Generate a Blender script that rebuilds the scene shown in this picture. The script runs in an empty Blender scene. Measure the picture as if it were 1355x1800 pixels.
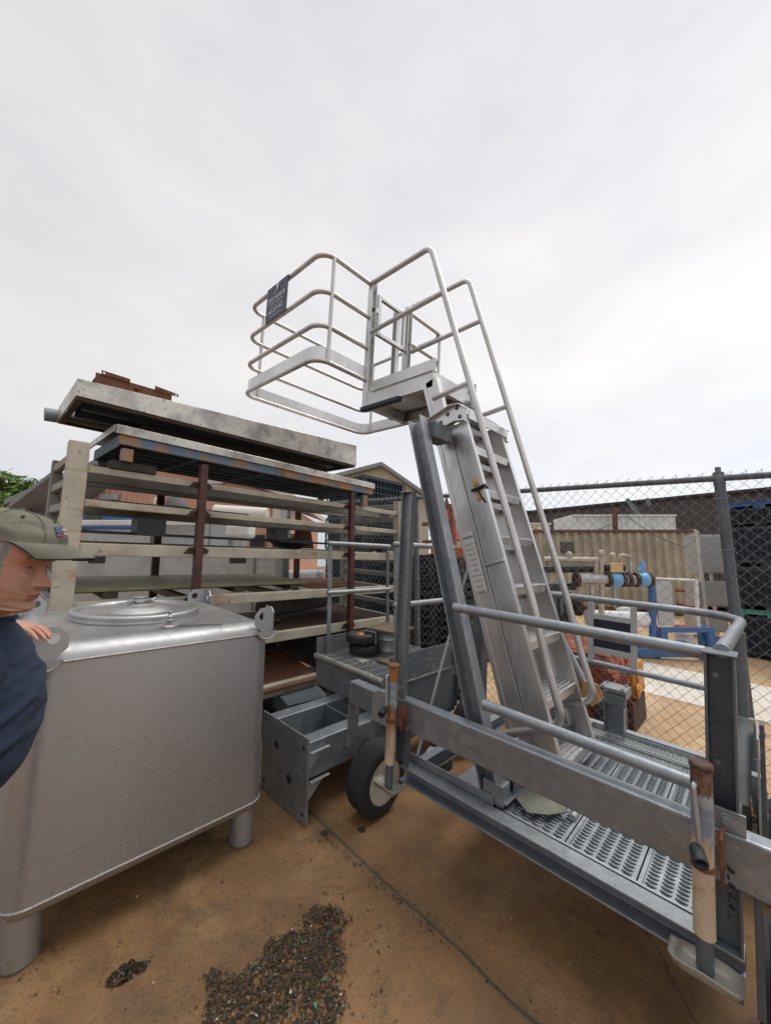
import bpy, math, random
from math import sin, cos, pi, radians, sqrt, atan2, exp
from mathutils import Vector, Matrix
random.seed(7)
SC = bpy.context.scene
COL = SC.collection

# ------------------------------------------------------------------ camera
SLOPE = 0.07                      # the yard rises towards +Y
CAM_H = 1.65
AZ = radians(43.45)
PITCH = math.atan(94/677.0)
FWD = Vector((cos(AZ), sin(AZ), 0)); RGT = Vector((sin(AZ), -cos(AZ), 0)); UPZ = Vector((0, 0, 1))
cam = bpy.data.cameras.new('camera'); cam_o = bpy.data.objects.new('camera', cam); COL.objects.link(cam_o)
look = FWD*cos(PITCH) + UPZ*sin(PITCH); upv = -FWD*sin(PITCH) + UPZ*cos(PITCH)
mw = Matrix.Identity(4)
for i in range(3):
    mw[i][0] = RGT[i]; mw[i][1] = upv[i]; mw[i][2] = -look[i]; mw[i][3] = (0, 0, CAM_H)[i]
cam_o.matrix_world = mw
cam.sensor_fit = 'VERTICAL'; cam.sensor_height = 24.0; cam.lens = 677/1800*24.0
cam.clip_start = 0.05; cam.clip_end = 800
SC.camera = cam_o

# ------------------------------------------------------------------ world: overcast sky
SUN_EL, SUN_AZ = radians(58), radians(-20)     # sun behind cloud, over the fence to the right
world = bpy.data.worlds.new('World'); SC.world = world; world.use_nodes = True
nt = world.node_tree; nt.nodes.clear()
def WN(t, **kw):
    n = nt.nodes.new(t)
    for k, v in kw.items(): setattr(n, k, v)
    return n
out = WN('ShaderNodeOutputWorld'); bg = WN('ShaderNodeBackground'); bg.inputs['Strength'].default_value = 1.0
nt.links.new(bg.outputs[0], out.inputs[0])
sky = WN('ShaderNodeTexSky', sky_type='NISHITA'); sky.sun_disc = False
sky.sun_elevation = SUN_EL; sky.sun_rotation = pi/2 - SUN_AZ
tc = WN('ShaderNodeTexCoord'); sep = WN('ShaderNodeSeparateXYZ'); nt.links.new(tc.outputs['Generated'], sep.inputs[0])
ramp = WN('ShaderNodeValToRGB'); cr = ramp.color_ramp
for p_, c_ in ((0.0, (.54, .56, .59)), (.07, (.74, .765, .80)), (.20, (.765, .775, .80)), (.42, (.81, .795, .79)), (.64, (.765, .75, .76)), (.895, (.66, .66, .69)), (.95, (1.6, 1.6, 1.62)), (1.0, (3.4, 3.4, 3.45))):
    if p_ in (0.0, 1.0): e = cr.elements[0 if p_ == 0 else -1]
    else: e = cr.elements.new(p_)
    e.position = p_; e.color = (*c_, 1)
nt.links.new(sep.outputs['Z'], ramp.inputs[0])
nz = WN('ShaderNodeTexNoise'); nz.inputs['Scale'].default_value = 2.6; nz.inputs['Detail'].default_value = 5; nz.inputs['Roughness'].default_value = .56
mp = WN('ShaderNodeMapping'); mp.inputs['Scale'].default_value = (1, 1, 2.2)
nt.links.new(tc.outputs['Generated'], mp.inputs[0]); nt.links.new(mp.outputs[0], nz.inputs['Vector'])
r2 = WN('ShaderNodeValToRGB'); r2.color_ramp.elements[0].position = .3; r2.color_ramp.elements[0].color = (.885, .90, .935, 1)
r2.color_ramp.elements[1].position = .72; r2.color_ramp.elements[1].color = (1.07, 1.055, 1.04, 1)
nt.links.new(nz.outputs['Fac'], r2.inputs[0])
mul = WN('ShaderNodeMix', data_type='RGBA', blend_type='MULTIPLY'); mul.inputs['Factor'].default_value = 1
nt.links.new(ramp.outputs[0], mul.inputs[6]); nt.links.new(r2.outputs[0], mul.inputs[7])
sc2 = WN('ShaderNodeVectorMath', operation='SCALE'); sc2.inputs['Scale'].default_value = .03
nt.links.new(sky.outputs[0], sc2.inputs[0])
mixs = WN('ShaderNodeMix', data_type='RGBA'); mixs.inputs['Factor'].default_value = .05
dotn = WN('ShaderNodeVectorMath', operation='DOT_PRODUCT'); dotn.inputs[1].default_value = RGT
nt.links.new(tc.outputs['Generated'], dotn.inputs[0])
gain = WN('ShaderNodeMath', operation='MULTIPLY_ADD'); gain.inputs[1].default_value = .16; gain.inputs[2].default_value = 1.0
nt.links.new(dotn.outputs['Value'], gain.inputs[0])
side = WN('ShaderNodeVectorMath', operation='SCALE'); nt.links.new(mul.outputs[2], side.inputs[0]); nt.links.new(gain.outputs[0], side.inputs['Scale'])
nt.links.new(side.outputs[0], mixs.inputs[6]); nt.links.new(sc2.outputs[0], mixs.inputs[7])
nt.links.new(mixs.outputs[2], bg.inputs['Color'])

sun = bpy.data.lights.new('sun', 'SUN'); sun.energy = 1.5; sun.angle = radians(25); sun.color = (1, .95, .88)
sun_o = bpy.data.objects.new('sun', sun); COL.objects.link(sun_o)
sd = Vector((cos(SUN_EL)*cos(SUN_AZ), cos(SUN_EL)*sin(SUN_AZ), sin(SUN_EL)))
sun_o.rotation_euler = (-sd).to_track_quat('-Z', 'Y').to_euler()
SC.view_settings.view_transform = 'Standard'; SC.view_settings.look = 'None'
SC.view_settings.exposure = 0.27; SC.view_settings.gamma = 1.0
SC.render.engine = 'CYCLES'

# ------------------------------------------------------------------ frames
_t = math.atan(SLOPE)
ROT = Matrix.Rotation(_t, 3, 'X')
def frame(f, v):
    if f == 't': return ROT @ Vector(v)                      # square to the sloping yard
    if f == 's': return Vector((v[0], v[1], v[2] + SLOPE*v[1]))   # upright on the sloping yard
    return Vector(v)
def zg(x, y):                                                # height of the ground
    return SLOPE*max(-4.0, min(y, 7.0))
def camf(r, f, z): return RGT*r + FWD*f + UPZ*z

# ------------------------------------------------------------------ mesh builder
class MB:
    def __init__(s, fr='w'): s.v = []; s.f = []; s.sm = []; s.mi = []; s.fr = fr; s.cur = 0
    def add(s, vs, fs, smooth=False):
        o = len(s.v); s.v += [tuple(v) for v in vs]
        for f in fs: s.f.append([i+o for i in f]); s.sm.append(smooth); s.mi.append(s.cur)
        return s
    def box(s, x0, x1, y0, y1, z0, z1):
        return s.add([(x0,y0,z0),(x1,y0,z0),(x1,y1,z0),(x0,y1,z0),(x0,y0,z1),(x1,y0,z1),(x1,y1,z1),(x0,y1,z1)],
                     [(0,3,2,1),(4,5,6,7),(0,1,5,4),(1,2,6,5),(2,3,7,6),(3,0,4,7)])
    def prism(s, poly, p, q, xd, yd=None):
        """sweep the 2-d polygon along p>q; its x along xd, its y across"""
        p = Vector(p); q = Vector(q); a = (q-p).normalized(); xd = Vector(xd); xd = (xd - a*xd.dot(a)).normalized()
        yd = a.cross(xd) if yd is None else Vector(yd); n = len(poly)
        vs = [p + xd*u + yd*w for u, w in poly] + [q + xd*u + yd*w for u, w in poly]
        fs = [(i, (i+1) % n, n+(i+1) % n, n+i) for i in range(n)] + [tuple(range(n-1, -1, -1)), tuple(range(n, 2*n))]
        return s.add(vs, fs)
    def bar(s, p, q, w, h, xd=(0,0,1)):
        return s.prism([(-h/2,-w/2),(h/2,-w/2),(h/2,w/2),(-h/2,w/2)], p, q, xd)
    def chan(s, p, q, w, d, t, xd):
        """C section: web w wide, flanges d long pointing along xd, plate t"""
        h = w/2
        return s.prism([(0,-h),(d,-h),(d,-h+t),(t,-h+t),(t,h-t),(d,h-t),(d,h),(0,h)], p, q, xd)
    def tube(s, pts, r, n=12, closed=False, caps=True, r2=None):
        P = [Vector(p) for p in pts]; m = len(P); rings = []
        T = []
        for i in range(m):
            if closed: t = (P[(i+1) % m]-P[i]).normalized() + (P[i]-P[i-1]).normalized()
            elif i == 0: t = P[1]-P[0]
            elif i == m-1: t = P[-1]-P[-2]
            else: t = (P[i+1]-P[i]).normalized() + (P[i]-P[i-1]).normalized()
            T.append(t.normalized())
        u = T[0].orthogonal().normalized()
        vs = []
        for i in range(m):
            if i:
                ax = T[i-1].cross(T[i])
                if ax.length > 1e-7: u = Matrix.Rotation(T[i-1].angle(T[i]), 3, ax.normalized()) @ u
            u = (u - T[i]*u.dot(T[i])).normalized(); w = T[i].cross(u)
            rr = r if r2 is None else r + (r2-r)*i/(m-1)
            for k in range(n):
                a = 2*pi*k/n; vs.append(P[i] + u*(rr*cos(a)) + w*(rr*sin(a)))
        fs = []
        for i in range(m if closed else m-1):
            j = (i+1) % m
            for k in range(n): fs.append((i*n+k, i*n+(k+1) % n, j*n+(k+1) % n, j*n+k))
        s.add(vs, fs, True)
        if caps and not closed:
            s.add(vs[:n], [tuple(range(n-1, -1, -1))]); s.add(vs[-n:], [tuple(range(n))])
        return s
    def lathe(s, prof, c, ax=(0,0,1), n=24, smooth=True):
        """prof: list of (radius, height)"""
        c = Vector(c); a = Vector(ax).normalized(); u = a.orthogonal().normalized(); w = a.cross(u); vs = []; fs = []
        for r, h in prof:
            for k in range(n):
                t = 2*pi*k/n; vs.append(c + a*h + u*(r*cos(t)) + w*(r*sin(t)))
        for i in range(len(prof)-1):
            for k in range(n): fs.append((i*n+k, i*n+(k+1) % n, (i+1)*n+(k+1) % n, (i+1)*n+k))
        s.add(vs, fs, smooth)
        if prof[0][0] > 1e-6: s.add(vs[:n], [tuple(range(n-1, -1, -1))])
        if prof[-1][0] > 1e-6: s.add(vs[-n:], [tuple(range(n))])
        return s
    def plate(s, poly, nrm, t, hole=None):
        """flat plate from a 3-d polygon, t thick along nrm; hole = (centre, radius)"""
        nrm = Vector(nrm).normalized(); P = [Vector(p) for p in poly]
        if hole is None:
            n = len(P); vs = P + [p + nrm*t for p in P]
            return s.add(vs, [tuple(range(n-1,-1,-1)), tuple(range(n, 2*n))] + [(i,(i+1) % n, n+(i+1) % n, n+i) for i in range(n)])
        c = Vector(hole[0]); R = hole[1]; N = 24
        # outline sampled by angle about the hole
        u = (P[0]-c); u = (u - nrm*u.dot(nrm)).normalized(); w = nrm.cross(u)
        angs = sorted(set([2*pi*k/N for k in range(N)] + [atan2((p-c).dot(w), (p-c).dot(u)) % (2*pi) for p in P]))
        o = []; inn = []
        for a in angs:
            d = u*cos(a) + w*sin(a); best = 1e9
            for i in range(len(P)):
                A = P[i]-c; B = P[(i+1) % len(P)]-c; ax, ay, bx, by = A.dot(u), A.dot(w), B.dot(u), B.dot(w)
                dx, dy = cos(a), sin(a); ex, ey = bx-ax, by-ay; den = dx*ey - dy*ex
                if abs(den) < 1e-9: continue
                k = (ax*ey - ay*ex)/den; l = (ax*dy - ay*dx)/den
                if k > 0 and -1e-6 <= l <= 1+1e-6: best = min(best, k)
            o.append(c + d*best); inn.append(c + d*R)
        m = len(angs); vs = o + inn + [p + nrm*t for p in o] + [p + nrm*t for p in inn]; fs = []
        for i in range(m):
            j = (i+1) % m
            fs += [(i, m+i, m+j, j), (2*m+i, 2*m+j, 3*m+j, 3*m+i), (i, j, 2*m+j, 2*m+i), (m+j, m+i, 3*m+i, 3*m+j)]
        return s.add(vs, fs)
    def sphere(s, c, r, n=12, m=8, sc=(1,1,1)):
        vs = []; fs = []
        for i in range(m+1):
            e = -pi/2 + pi*i/m
            for k in range(n):
                a = 2*pi*k/n; vs.append((c[0]+r*sc[0]*cos(e)*cos(a), c[1]+r*sc[1]*cos(e)*sin(a), c[2]+r*sc[2]*sin(e)))
        for i in range(m):
            for k in range(n): fs.append((i*n+k, i*n+(k+1) % n, (i+1)*n+(k+1) % n, (i+1)*n+k))
        return s.add(vs, fs, True)
    def bolt(s, c, ax, r=.011, h=.009):
        return s.lathe([(r*1.6, 0), (r*1.6, h*.35), (r*1.5, h*.36)], c, ax, 12, False).lathe([(r, 0), (r, h), (r*.9, h*1.05)], c, ax, 6, False)
    def build(s, name, mat, parent=None, bev=0, label=None, cat=None, group=None, kind=None, sub=None):
        root = parent
        while root is not None and root.parent is not None: root = root.parent
        off = root.location if root is not None else Vector((0,0,0))
        W = [frame(s.fr, v) for v in s.v]
        if root is None:                                   # a thing of one mesh: origin at its base
            xs = [v.x for v in W]; ys = [v.y for v in W]; zs = [v.z for v in W]
            org = Vector(((min(xs)+max(xs))/2, (min(ys)+max(ys))/2, min(zs)))
        else: org = off
        me = bpy.data.meshes.new(name); me.from_pydata([v-org for v in W], [], s.f); me.update()
        me.polygons.foreach_set('use_smooth', s.sm)
        mats = mat if isinstance(mat, (list, tuple)) else [mat]
        for m_ in mats: me.materials.append(m_)
        if len(mats) > 1: me.polygons.foreach_set('material_index', s.mi)
        o = bpy.data.objects.new(name, me); COL.objects.link(o)
        if root is None: o.location = org
        else: o.parent = parent
        if bev:
            b = o.modifiers.new('bevel', 'BEVEL'); b.width = bev; b.segments = 2; b.limit_method = 'ANGLE'; b.angle_limit = radians(40)
        tag(o, label, cat, group, kind)
        return o
def tag(o, label=None, cat=None, group=None, kind=None):
    if label: o['label'] = label
    if cat: o['category'] = cat
    if group: o['group'] = group
    if kind: o['kind'] = kind
    return o
def thing(name, loc, label, cat, group=None, fr='w'):
    o = bpy.data.objects.new(name, None); COL.objects.link(o); o.location = frame(fr, loc); o.empty_display_size = .1
    return tag(o, label, cat, group)
def clone(o, delta, label=None, group=None, rotz=0):
    """a copy of a thing with copies of its parts and sub-parts"""
    def cp(src, par):
        c = src.copy(); COL.objects.link(c)
        if par is not None: c.parent = par
        for ch in [k for k in COL.objects if k.parent == src]: cp(ch, c)
        return c
    c = cp(o, None); c.location = o.location + Vector(delta)
    if rotz: c.rotation_euler[2] += rotz
    if label: c['label'] = label
    if group: c['group'] = group
    return c
def rpath(pts, r, seg=6, closed=False):
    """polyline with rounded corners"""
    P = [Vector(p) for p in pts]; out = []; n = len(P)
    for i in range(n):
        if not closed and i in (0, n-1): out.append(P[i]); continue
        a = (P[i-1]-P[i]); b = (P[(i+1) % n]-P[i]); la, lb = a.length, b.length; a.normalize(); b.normalize()
        ang = a.angle(b)
        if ang > pi-.03: out.append(P[i]); continue
        d = min(r/math.tan(ang/2), la*.49, lb*.49); rr = d*math.tan(ang/2)
        c = P[i] + (a+b).normalized()*(rr/sin(ang/2)); s0 = P[i]+a*d-c; s1 = P[i]+b*d-c; tot = s0.angle(s1); ax = s0.cross(s1).normalized()
        for k in range(seg+1): out.append(c + Matrix.Rotation(tot*k/seg, 3, ax) @ s0)
    return out
def text_mesh(body, size, align='LEFT', space=1.0):
    """the outlines of a line of lettering as (verts, faces) in the x-y plane"""
    cu = bpy.data.curves.new('lettering', 'FONT'); cu.body = body; cu.size = size; cu.align_x = align; cu.space_line = space; cu.resolution_u = 2
    o = bpy.data.objects.new('lettering', cu); COL.objects.link(o)
    bpy.context.view_layer.update()
    me = bpy.data.meshes.new_from_object(o.evaluated_get(bpy.context.evaluated_depsgraph_get()))
    vs = [tuple(v.co) for v in me.vertices]; fs = [tuple(p.vertices) for p in me.polygons]
    bpy.data.objects.remove(o); bpy.data.curves.remove(cu); bpy.data.meshes.remove(me)
    return vs, fs
def put_text(mb, body, size, org, xd, yd, align='LEFT', squeeze=1.0, bold=0):
    vs, fs = text_mesh(body, size, align); org = Vector(org); xd = Vector(xd); yd = Vector(yd)
    for dx in ([0] if not bold else [-bold, 0, bold]):
        n = xd.cross(yd).normalized()*(abs(dx)*.01+dx*.001)
        mb.add([org + xd*(v[0]*squeeze+dx) + yd*v[1] + n for v in vs], fs)

# ------------------------------------------------------------------ materials
def mat(name, base, rough=.6, metal=0, noise=None, bump=0, bscale=40, spots=None, streak=None, spec=None, stretch=(1,1,1), emit=None, vor=None, sub=0):
    """noise=(scale, colour2, lo, hi); spots=[(scale, colour, lo, hi, stretch)]; all in object space"""
    m = bpy.data.materials.new(name); m.use_nodes = True; N = m.node_tree; L = N.links
    b = N.nodes['Principled BSDF']; b.inputs['Roughness'].default_value = rough; b.inputs['Metallic'].default_value = metal
    if spec is not None: b.inputs['Specular IOR Level'].default_value = spec
    if sub:
        b.inputs['Subsurface Weight'].default_value = sub; b.inputs['Subsurface Radius'].default_value = (.012, .005, .003)
    t = N.nodes.new('ShaderNodeTexCoord')
    def noise_fac(scale, lo, hi, st=(1,1,1), detail=6, rr=.6):
        mp = N.nodes.new('ShaderNodeMapping'); mp.inputs['Scale'].default_value = st
        L.new(t.outputs['Object'], mp.inputs[0])
        n = N.nodes.new('ShaderNodeTexNoise'); n.inputs['Scale'].default_value = scale; n.inputs['Detail'].default_value = detail; n.inputs['Roughness'].default_value = rr
        L.new(mp.outputs[0], n.inputs['Vector'])
        r = N.nodes.new('ShaderNodeMapRange'); r.inputs['From Min'].default_value = lo; r.inputs['From Max'].default_value = hi
        L.new(n.outputs['Fac'], r.inputs['Value']); return r.outputs[0]
    col = N.nodes.new('ShaderNodeRGB'); col.outputs[0].default_value = (*base, 1); cur = col.outputs[0]
    rcur = None
    def mix(fac, c2):
        nonlocal cur
        x = N.nodes.new('ShaderNodeMix'); x.data_type = 'RGBA'; L.new(fac, x.inputs['Factor']); L.new(cur, x.inputs[6]); x.inputs[7].default_value = (*c2, 1); cur = x.outputs[2]
    if vor:
        v = N.nodes.new('ShaderNodeTexVoronoi'); v.inputs['Scale'].default_value = vor[0]; L.new(t.outputs['Object'], v.inputs['Vector'])
        r = N.nodes.new('ShaderNodeMapRange'); r.inputs['To Max'].default_value = vor[2]
        sp = N.nodes.new('ShaderNodeSeparateColor'); L.new(v.outputs['Color'], sp.inputs[0]); L.new(sp.outputs[0], r.inputs['Value']); mix(r.outputs[0], vor[1])
    if noise: mix(noise_fac(noise[0], noise[2], noise[3], stretch), noise[1])
    for s_ in (spots or []):
        f = noise_fac(s_[0], s_[2], s_[3], s_[4] if len(s_) > 4 else (1,1,1))
        mix(f, s_[1])
        if metal and len(s_) > 5:                       # rust is not metal
            x = N.nodes.new('ShaderNodeMath'); x.operation = 'MULTIPLY_ADD'; x.use_clamp = True; x.inputs[1].default_value = -metal; x.inputs[2].default_value = metal
            L.new(f, x.inputs[0]); L.new(x.outputs[0], b.inputs['Metallic'])
    L.new(cur, b.inputs['Base Color'])
    f = noise_fac(bscale*.35, .25, .75, stretch)
    rr = N.nodes.new('ShaderNodeMapRange'); rr.inputs['To Min'].default_value = max(.04, rough-.10); rr.inputs['To Max'].default_value = min(1, rough+.12)
    L.new(f, rr.inputs['Value']); L.new(rr.outputs[0], b.inputs['Roughness'])
    if bump:
        n = N.nodes.new('ShaderNodeTexNoise'); n.inputs['Scale'].default_value = bscale; n.inputs['Detail'].default_value = 6
        mp = N.nodes.new('ShaderNodeMapping'); mp.inputs['Scale'].default_value = stretch; L.new(t.outputs['Object'], mp.inputs[0]); L.new(mp.outputs[0], n.inputs['Vector'])
        bp = N.nodes.new('ShaderNodeBump'); bp.inputs['Strength'].default_value = bump; bp.inputs['Distance'].default_value = .01
        L.new(n.outputs['Fac'], bp.inputs['Height']); L.new(bp.outputs[0], b.inputs['Normal'])
    if emit: b.inputs['Emission Color'].default_value = (*emit[0], 1); b.inputs['Emission Strength'].default_value = emit[1]
    return m
M = {}
M['galv'] = mat('galvanised steel', (.335,.36,.38), .48, .74, (3.0,(.225,.245,.265),.35,.7), .10, 60, [(14,(.34,.365,.385),.55,.8)], vor=(24,(.20,.225,.25),.75))
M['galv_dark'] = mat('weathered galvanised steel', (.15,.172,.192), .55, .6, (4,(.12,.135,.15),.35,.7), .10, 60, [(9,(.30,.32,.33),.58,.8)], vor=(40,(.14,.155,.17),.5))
M['galv_light'] = mat('pale zinc', (.39,.41,.42), .5, .6, (5,(.27,.29,.30),.4,.7), .08, 60)
M['alu'] = mat('mill finish aluminium', (.68,.68,.675), .38, .95, (5,(.53,.53,.525),.35,.75), .05, 90, [(1.6,(.40,.39,.38),.55,.85)], stretch=(1,1,.25))
M['alu_tube'] = mat('aluminium tube', (.56,.55,.54), .42, .85, (4,(.43,.42,.41),.4,.75), .02, 40)
M['inox'] = mat('brushed stainless steel', (.45,.465,.48), .46, .88, (1.2,(.40,.41,.42),.35,.7), .012, 200, [(2.5,(.36,.36,.36),.60,.85,(1,1,.35)),(34,(.22,.20,.19),.76,.84)], stretch=(1,1,.6))
M['inox_top'] = mat('dusty stainless steel', (.46,.455,.45), .45, .9, (6,(.33,.325,.32),.4,.7), .06, 120, [(24,(.20,.19,.18),.64,.8)])
M['inox_bright'] = mat('polished stainless steel', (.44,.44,.44), .50, .9, (7,(.36,.36,.355),.4,.7), .02, 80)
M['weld'] = mat('weld bead', (.38,.355,.335), .5, .9, None, .4, 220)
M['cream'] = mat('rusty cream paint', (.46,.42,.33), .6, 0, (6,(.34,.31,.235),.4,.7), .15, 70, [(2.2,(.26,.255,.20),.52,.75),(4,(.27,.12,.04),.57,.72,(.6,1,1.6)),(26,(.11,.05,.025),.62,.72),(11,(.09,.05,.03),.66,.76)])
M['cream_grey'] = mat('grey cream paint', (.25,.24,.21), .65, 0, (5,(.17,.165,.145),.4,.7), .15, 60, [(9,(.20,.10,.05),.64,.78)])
M['redoxide'] = mat('dark red oxide paint', (.055,.018,.016), .5, 0, (8,(.10,.03,.02),.45,.75), .1, 60)
M['rust'] = mat('rusted steel', (.16,.065,.03), .85, 0, (10,(.07,.03,.02),.4,.7), .25, 70, [(4,(.24,.10,.04),.55,.8)])
M['rust_dark'] = mat('dark rusted steel', (.075,.04,.028), .85, 0, (9,(.035,.022,.018),.4,.7), .25, 60)
M['bluerust'] = mat('chipped blue and orange paint', (.10,.17,.25), .6, 0, (3.2,(.34,.17,.06),.42,.58), .15, 60, [(8,(.10,.045,.02),.58,.72),(5,(.36,.27,.15),.62,.78)])
M['blueframe'] = mat('dark blue paint', (.05,.085,.12), .6, 0, (4,(.03,.04,.05),.4,.7), .1, 50)
M['tread'] = mat('tarnished tread plate', (.50,.47,.43), .34, 1.0, (4,(.27,.255,.235),.42,.62), .22, 60, [(2.3,(.48,.43,.37),.54,.68),(3.1,(.16,.155,.15),.58,.72),(30,(.24,.23,.21),.58,.70)])
M['pvc'] = mat('grey plastic pipe', (.20,.225,.245), .45, 0, (5,(.16,.175,.19),.4,.7))
M['wood'] = mat('weathered grey timber', (.22,.17,.12), .85, 0, (9,(.12,.09,.06),.4,.7), .3, 40, stretch=(1,8,8))
M['wood_dark'] = mat('dark timber block', (.055,.045,.035), .9, 0, (9,(.03,.025,.02),.4,.7), .3, 40, stretch=(1,6,6))
M['board'] = mat('stained plywood board', (.13,.095,.065), .85, 0, (6,(.07,.05,.035),.4,.7), .2, 40)
M['rubber'] = mat('black rubber', (.018,.018,.02), .75, 0, (12,(.035,.033,.03),.5,.8), .15, 90)
M['black'] = mat('black plastic', (.016,.019,.023), .5, 0, (8,(.03,.034,.038),.5,.8))
M['blackmetal'] = mat('black steel', (.02,.02,.022), .45, .3, (8,(.05,.045,.04),.5,.8))
M['navyrub'] = mat('navy rubber bumper', (.012,.016,.03), .5, 0)
M['white'] = mat('dirty white paint', (.66,.65,.62), .5, 0, (5,(.50,.49,.46),.45,.75), .05, 50)
M['rim'] = mat('grimy white wheel rim', (.50,.49,.44), .5, .1, (6,(.30,.28,.24),.45,.7), .08, 60, [(12,(.14,.08,.05),.64,.78)])
M['jackpaint'] = mat('cream painted jack tube', (.52,.43,.32), .45, 0, (4,(.40,.29,.18),.42,.7), .08, 60, [(7,(.30,.12,.05),.58,.72)], stretch=(1,1,.4))
M['jackrust'] = mat('orange rusted jack tube', (.33,.125,.05), .6, 0, (8,(.19,.065,.03),.42,.7), .15, 60, [(5,(.46,.22,.10),.56,.75)], stretch=(1,1,.4))
M['decal'] = mat('worn blue grey decal', (.17,.20,.24), .6, 0, (20,(.32,.33,.33),.45,.65))
M['zinc_y'] = mat('yellow zinc plate', (.62,.42,.22), .4, .6, (8,(.50,.30,.13),.4,.7))
M['sign_blue'] = mat('dark blue sign plate', (.028,.042,.095), .45, 0, (6,(.02,.03,.06),.4,.7))
M['sign_text'] = mat('silver white lettering', (.62,.63,.66), .5)
M['sticker'] = mat('white vinyl sticker', (.60,.60,.59), .5, 0, (6,(.48,.48,.47),.45,.75))
M['sticker_text'] = mat('black lettering', (.03,.03,.03), .6)
M['skin'] = mat('sun tanned skin', (.45,.25,.18), .5, 0, (14,(.50,.215,.155),.42,.66), .22, 230, [(6,(.37,.19,.13),.52,.75),(42,(.33,.175,.125),.60,.72)], sub=.10)
M['hair'] = mat('short grey hair', (.26,.24,.22), .8, 0, (60,(.45,.43,.41),.45,.65), .6, 260)
M['cap'] = mat('faded olive cotton twill', (.150,.150,.114), .9, 0, (5,(.10,.10,.075),.4,.7), .22, 300, [(18,(.25,.25,.19),.62,.85)])
M['cap_under'] = mat('dark cap lining', (.03,.032,.03), .9)
M['navy'] = mat('navy cotton shirt', (.013,.024,.053), .9, 0, (5,(.009,.016,.036),.4,.7), .15, 400)
M['denim'] = mat('dark work trousers', (.03,.035,.045), .9, 0, (6,(.045,.05,.06),.4,.7), .2, 200)
M['eye'] = mat('eye', (.55,.5,.46), .2); M['iris'] = mat('dark iris', (.03,.02,.015), .15)
M['lip'] = mat('lip', (.34,.12,.09), .5, sub=.1)
M['fencegalv'] = mat('grey galvanised wire', (.27,.285,.30), .5, .4, (9,(.19,.20,.21),.4,.7))
M['fencepost'] = mat('dull galvanised post', (.155,.175,.195), .6, .4, (5,(.10,.115,.13),.4,.7), .1, 70)
M['beige'] = mat('chalky beige container paint', (.44,.395,.30), .7, 0, (2.5,(.31,.275,.21),.4,.7), .1, 40, [(3,(.15,.085,.05),.60,.74,(1,1,.2)),(1.1,(.27,.23,.16),.5,.75)])
M['grey_paint'] = mat('light grey enamel', (.42,.43,.43), .5, 0, (4,(.35,.36,.36),.4,.7))
M['brownmetal'] = mat('dark brown sheet metal', (.085,.072,.070), .7, 0, (3,(.05,.045,.045),.4,.7), .1, 30)
M['whitepanel'] = mat('white corrugated panel', (.66,.68,.68), .6, 0, (3,(.52,.54,.54),.45,.75))
M['pink'] = mat('faded salmon sheet cladding', (.58,.32,.23), .7, 0, (2.5,(.47,.27,.20),.4,.7))
M['eave'] = mat('cream eave board', (.62,.58,.50), .7)
M['gable'] = mat('cream gable cladding', (.52,.46,.36), .8, 0, (6,(.44,.38,.29),.4,.7))
M['roofgrey'] = mat('grey roof sheet', (.22,.23,.24), .7)
M['blue'] = mat('bright blue paint', (.04,.125,.33), .5, 0, (4,(.04,.09,.22),.4,.7))
M['lightblue'] = mat('light blue valve paint', (.16,.38,.66), .4, 0, (6,(.11,.28,.5),.4,.7))
M['teal'] = mat('sea green plastic', (.09,.34,.27), .6, 0, (4,(.06,.25,.2),.4,.7))
M['orange'] = mat('orange beam paint', (.55,.14,.03), .6, 0, (5,(.40,.09,.03),.4,.7))
M['coral'] = mat('faded coral beam paint', (.52,.17,.11), .7, 0, (5,(.38,.11,.08),.4,.7))
M['yellow'] = mat('yellow orange enamel', (.60,.26,.02), .5, 0, (5,(.42,.16,.02),.4,.7), .1, 50, [(8,(.12,.05,.03),.6,.75)])
M['redscrap'] = mat('red brown flaking steel', (.30,.075,.035), .8, 0, (9,(.13,.04,.025),.4,.66), .3, 50, [(16,(.45,.2,.1),.62,.8)])
M['green'] = mat('bright green plastic', (.10,.42,.06), .5)
M['leaf'] = mat('leaf', (.12,.23,.05), .6, 0, (5,(.075,.16,.035),.4,.7), spec=.3)
M['leaf2'] = mat('yellow green leaf', (.26,.34,.06), .6, 0, (5,(.17,.25,.04),.4,.7), spec=.3)
M['bark'] = mat('bark', (.11,.085,.06), .9, 0, (9,(.06,.045,.035),.4,.7), .4, 40)
M['tarp'] = mat('white plastic sheeting', (.68,.69,.70), .45, 0, (4,(.58,.59,.60),.4,.7))
M['greenboard'] = mat('algae stained fibreglass board', (.20,.19,.10), .6, 0, (3,(.13,.125,.06),.38,.66), .1, 40, [(8,(.30,.29,.20),.6,.8)])
M['bucket'] = mat('galvanised pail', (.40,.42,.43), .45, .7, (6,(.26,.28,.29),.4,.7), .08, 60)
M['truckgrey'] = mat('dusty silver truck body', (.40,.40,.385), .45, .5, (3,(.29,.29,.28),.4,.7), .05, 50)
M['plateman'] = mat('diamond plate', (.46,.45,.43), .45, .85, (9,(.32,.31,.30),.4,.7), .7, 38)
M['glass'] = mat('dark glass', (.02,.025,.03), .08, 0)
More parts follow.
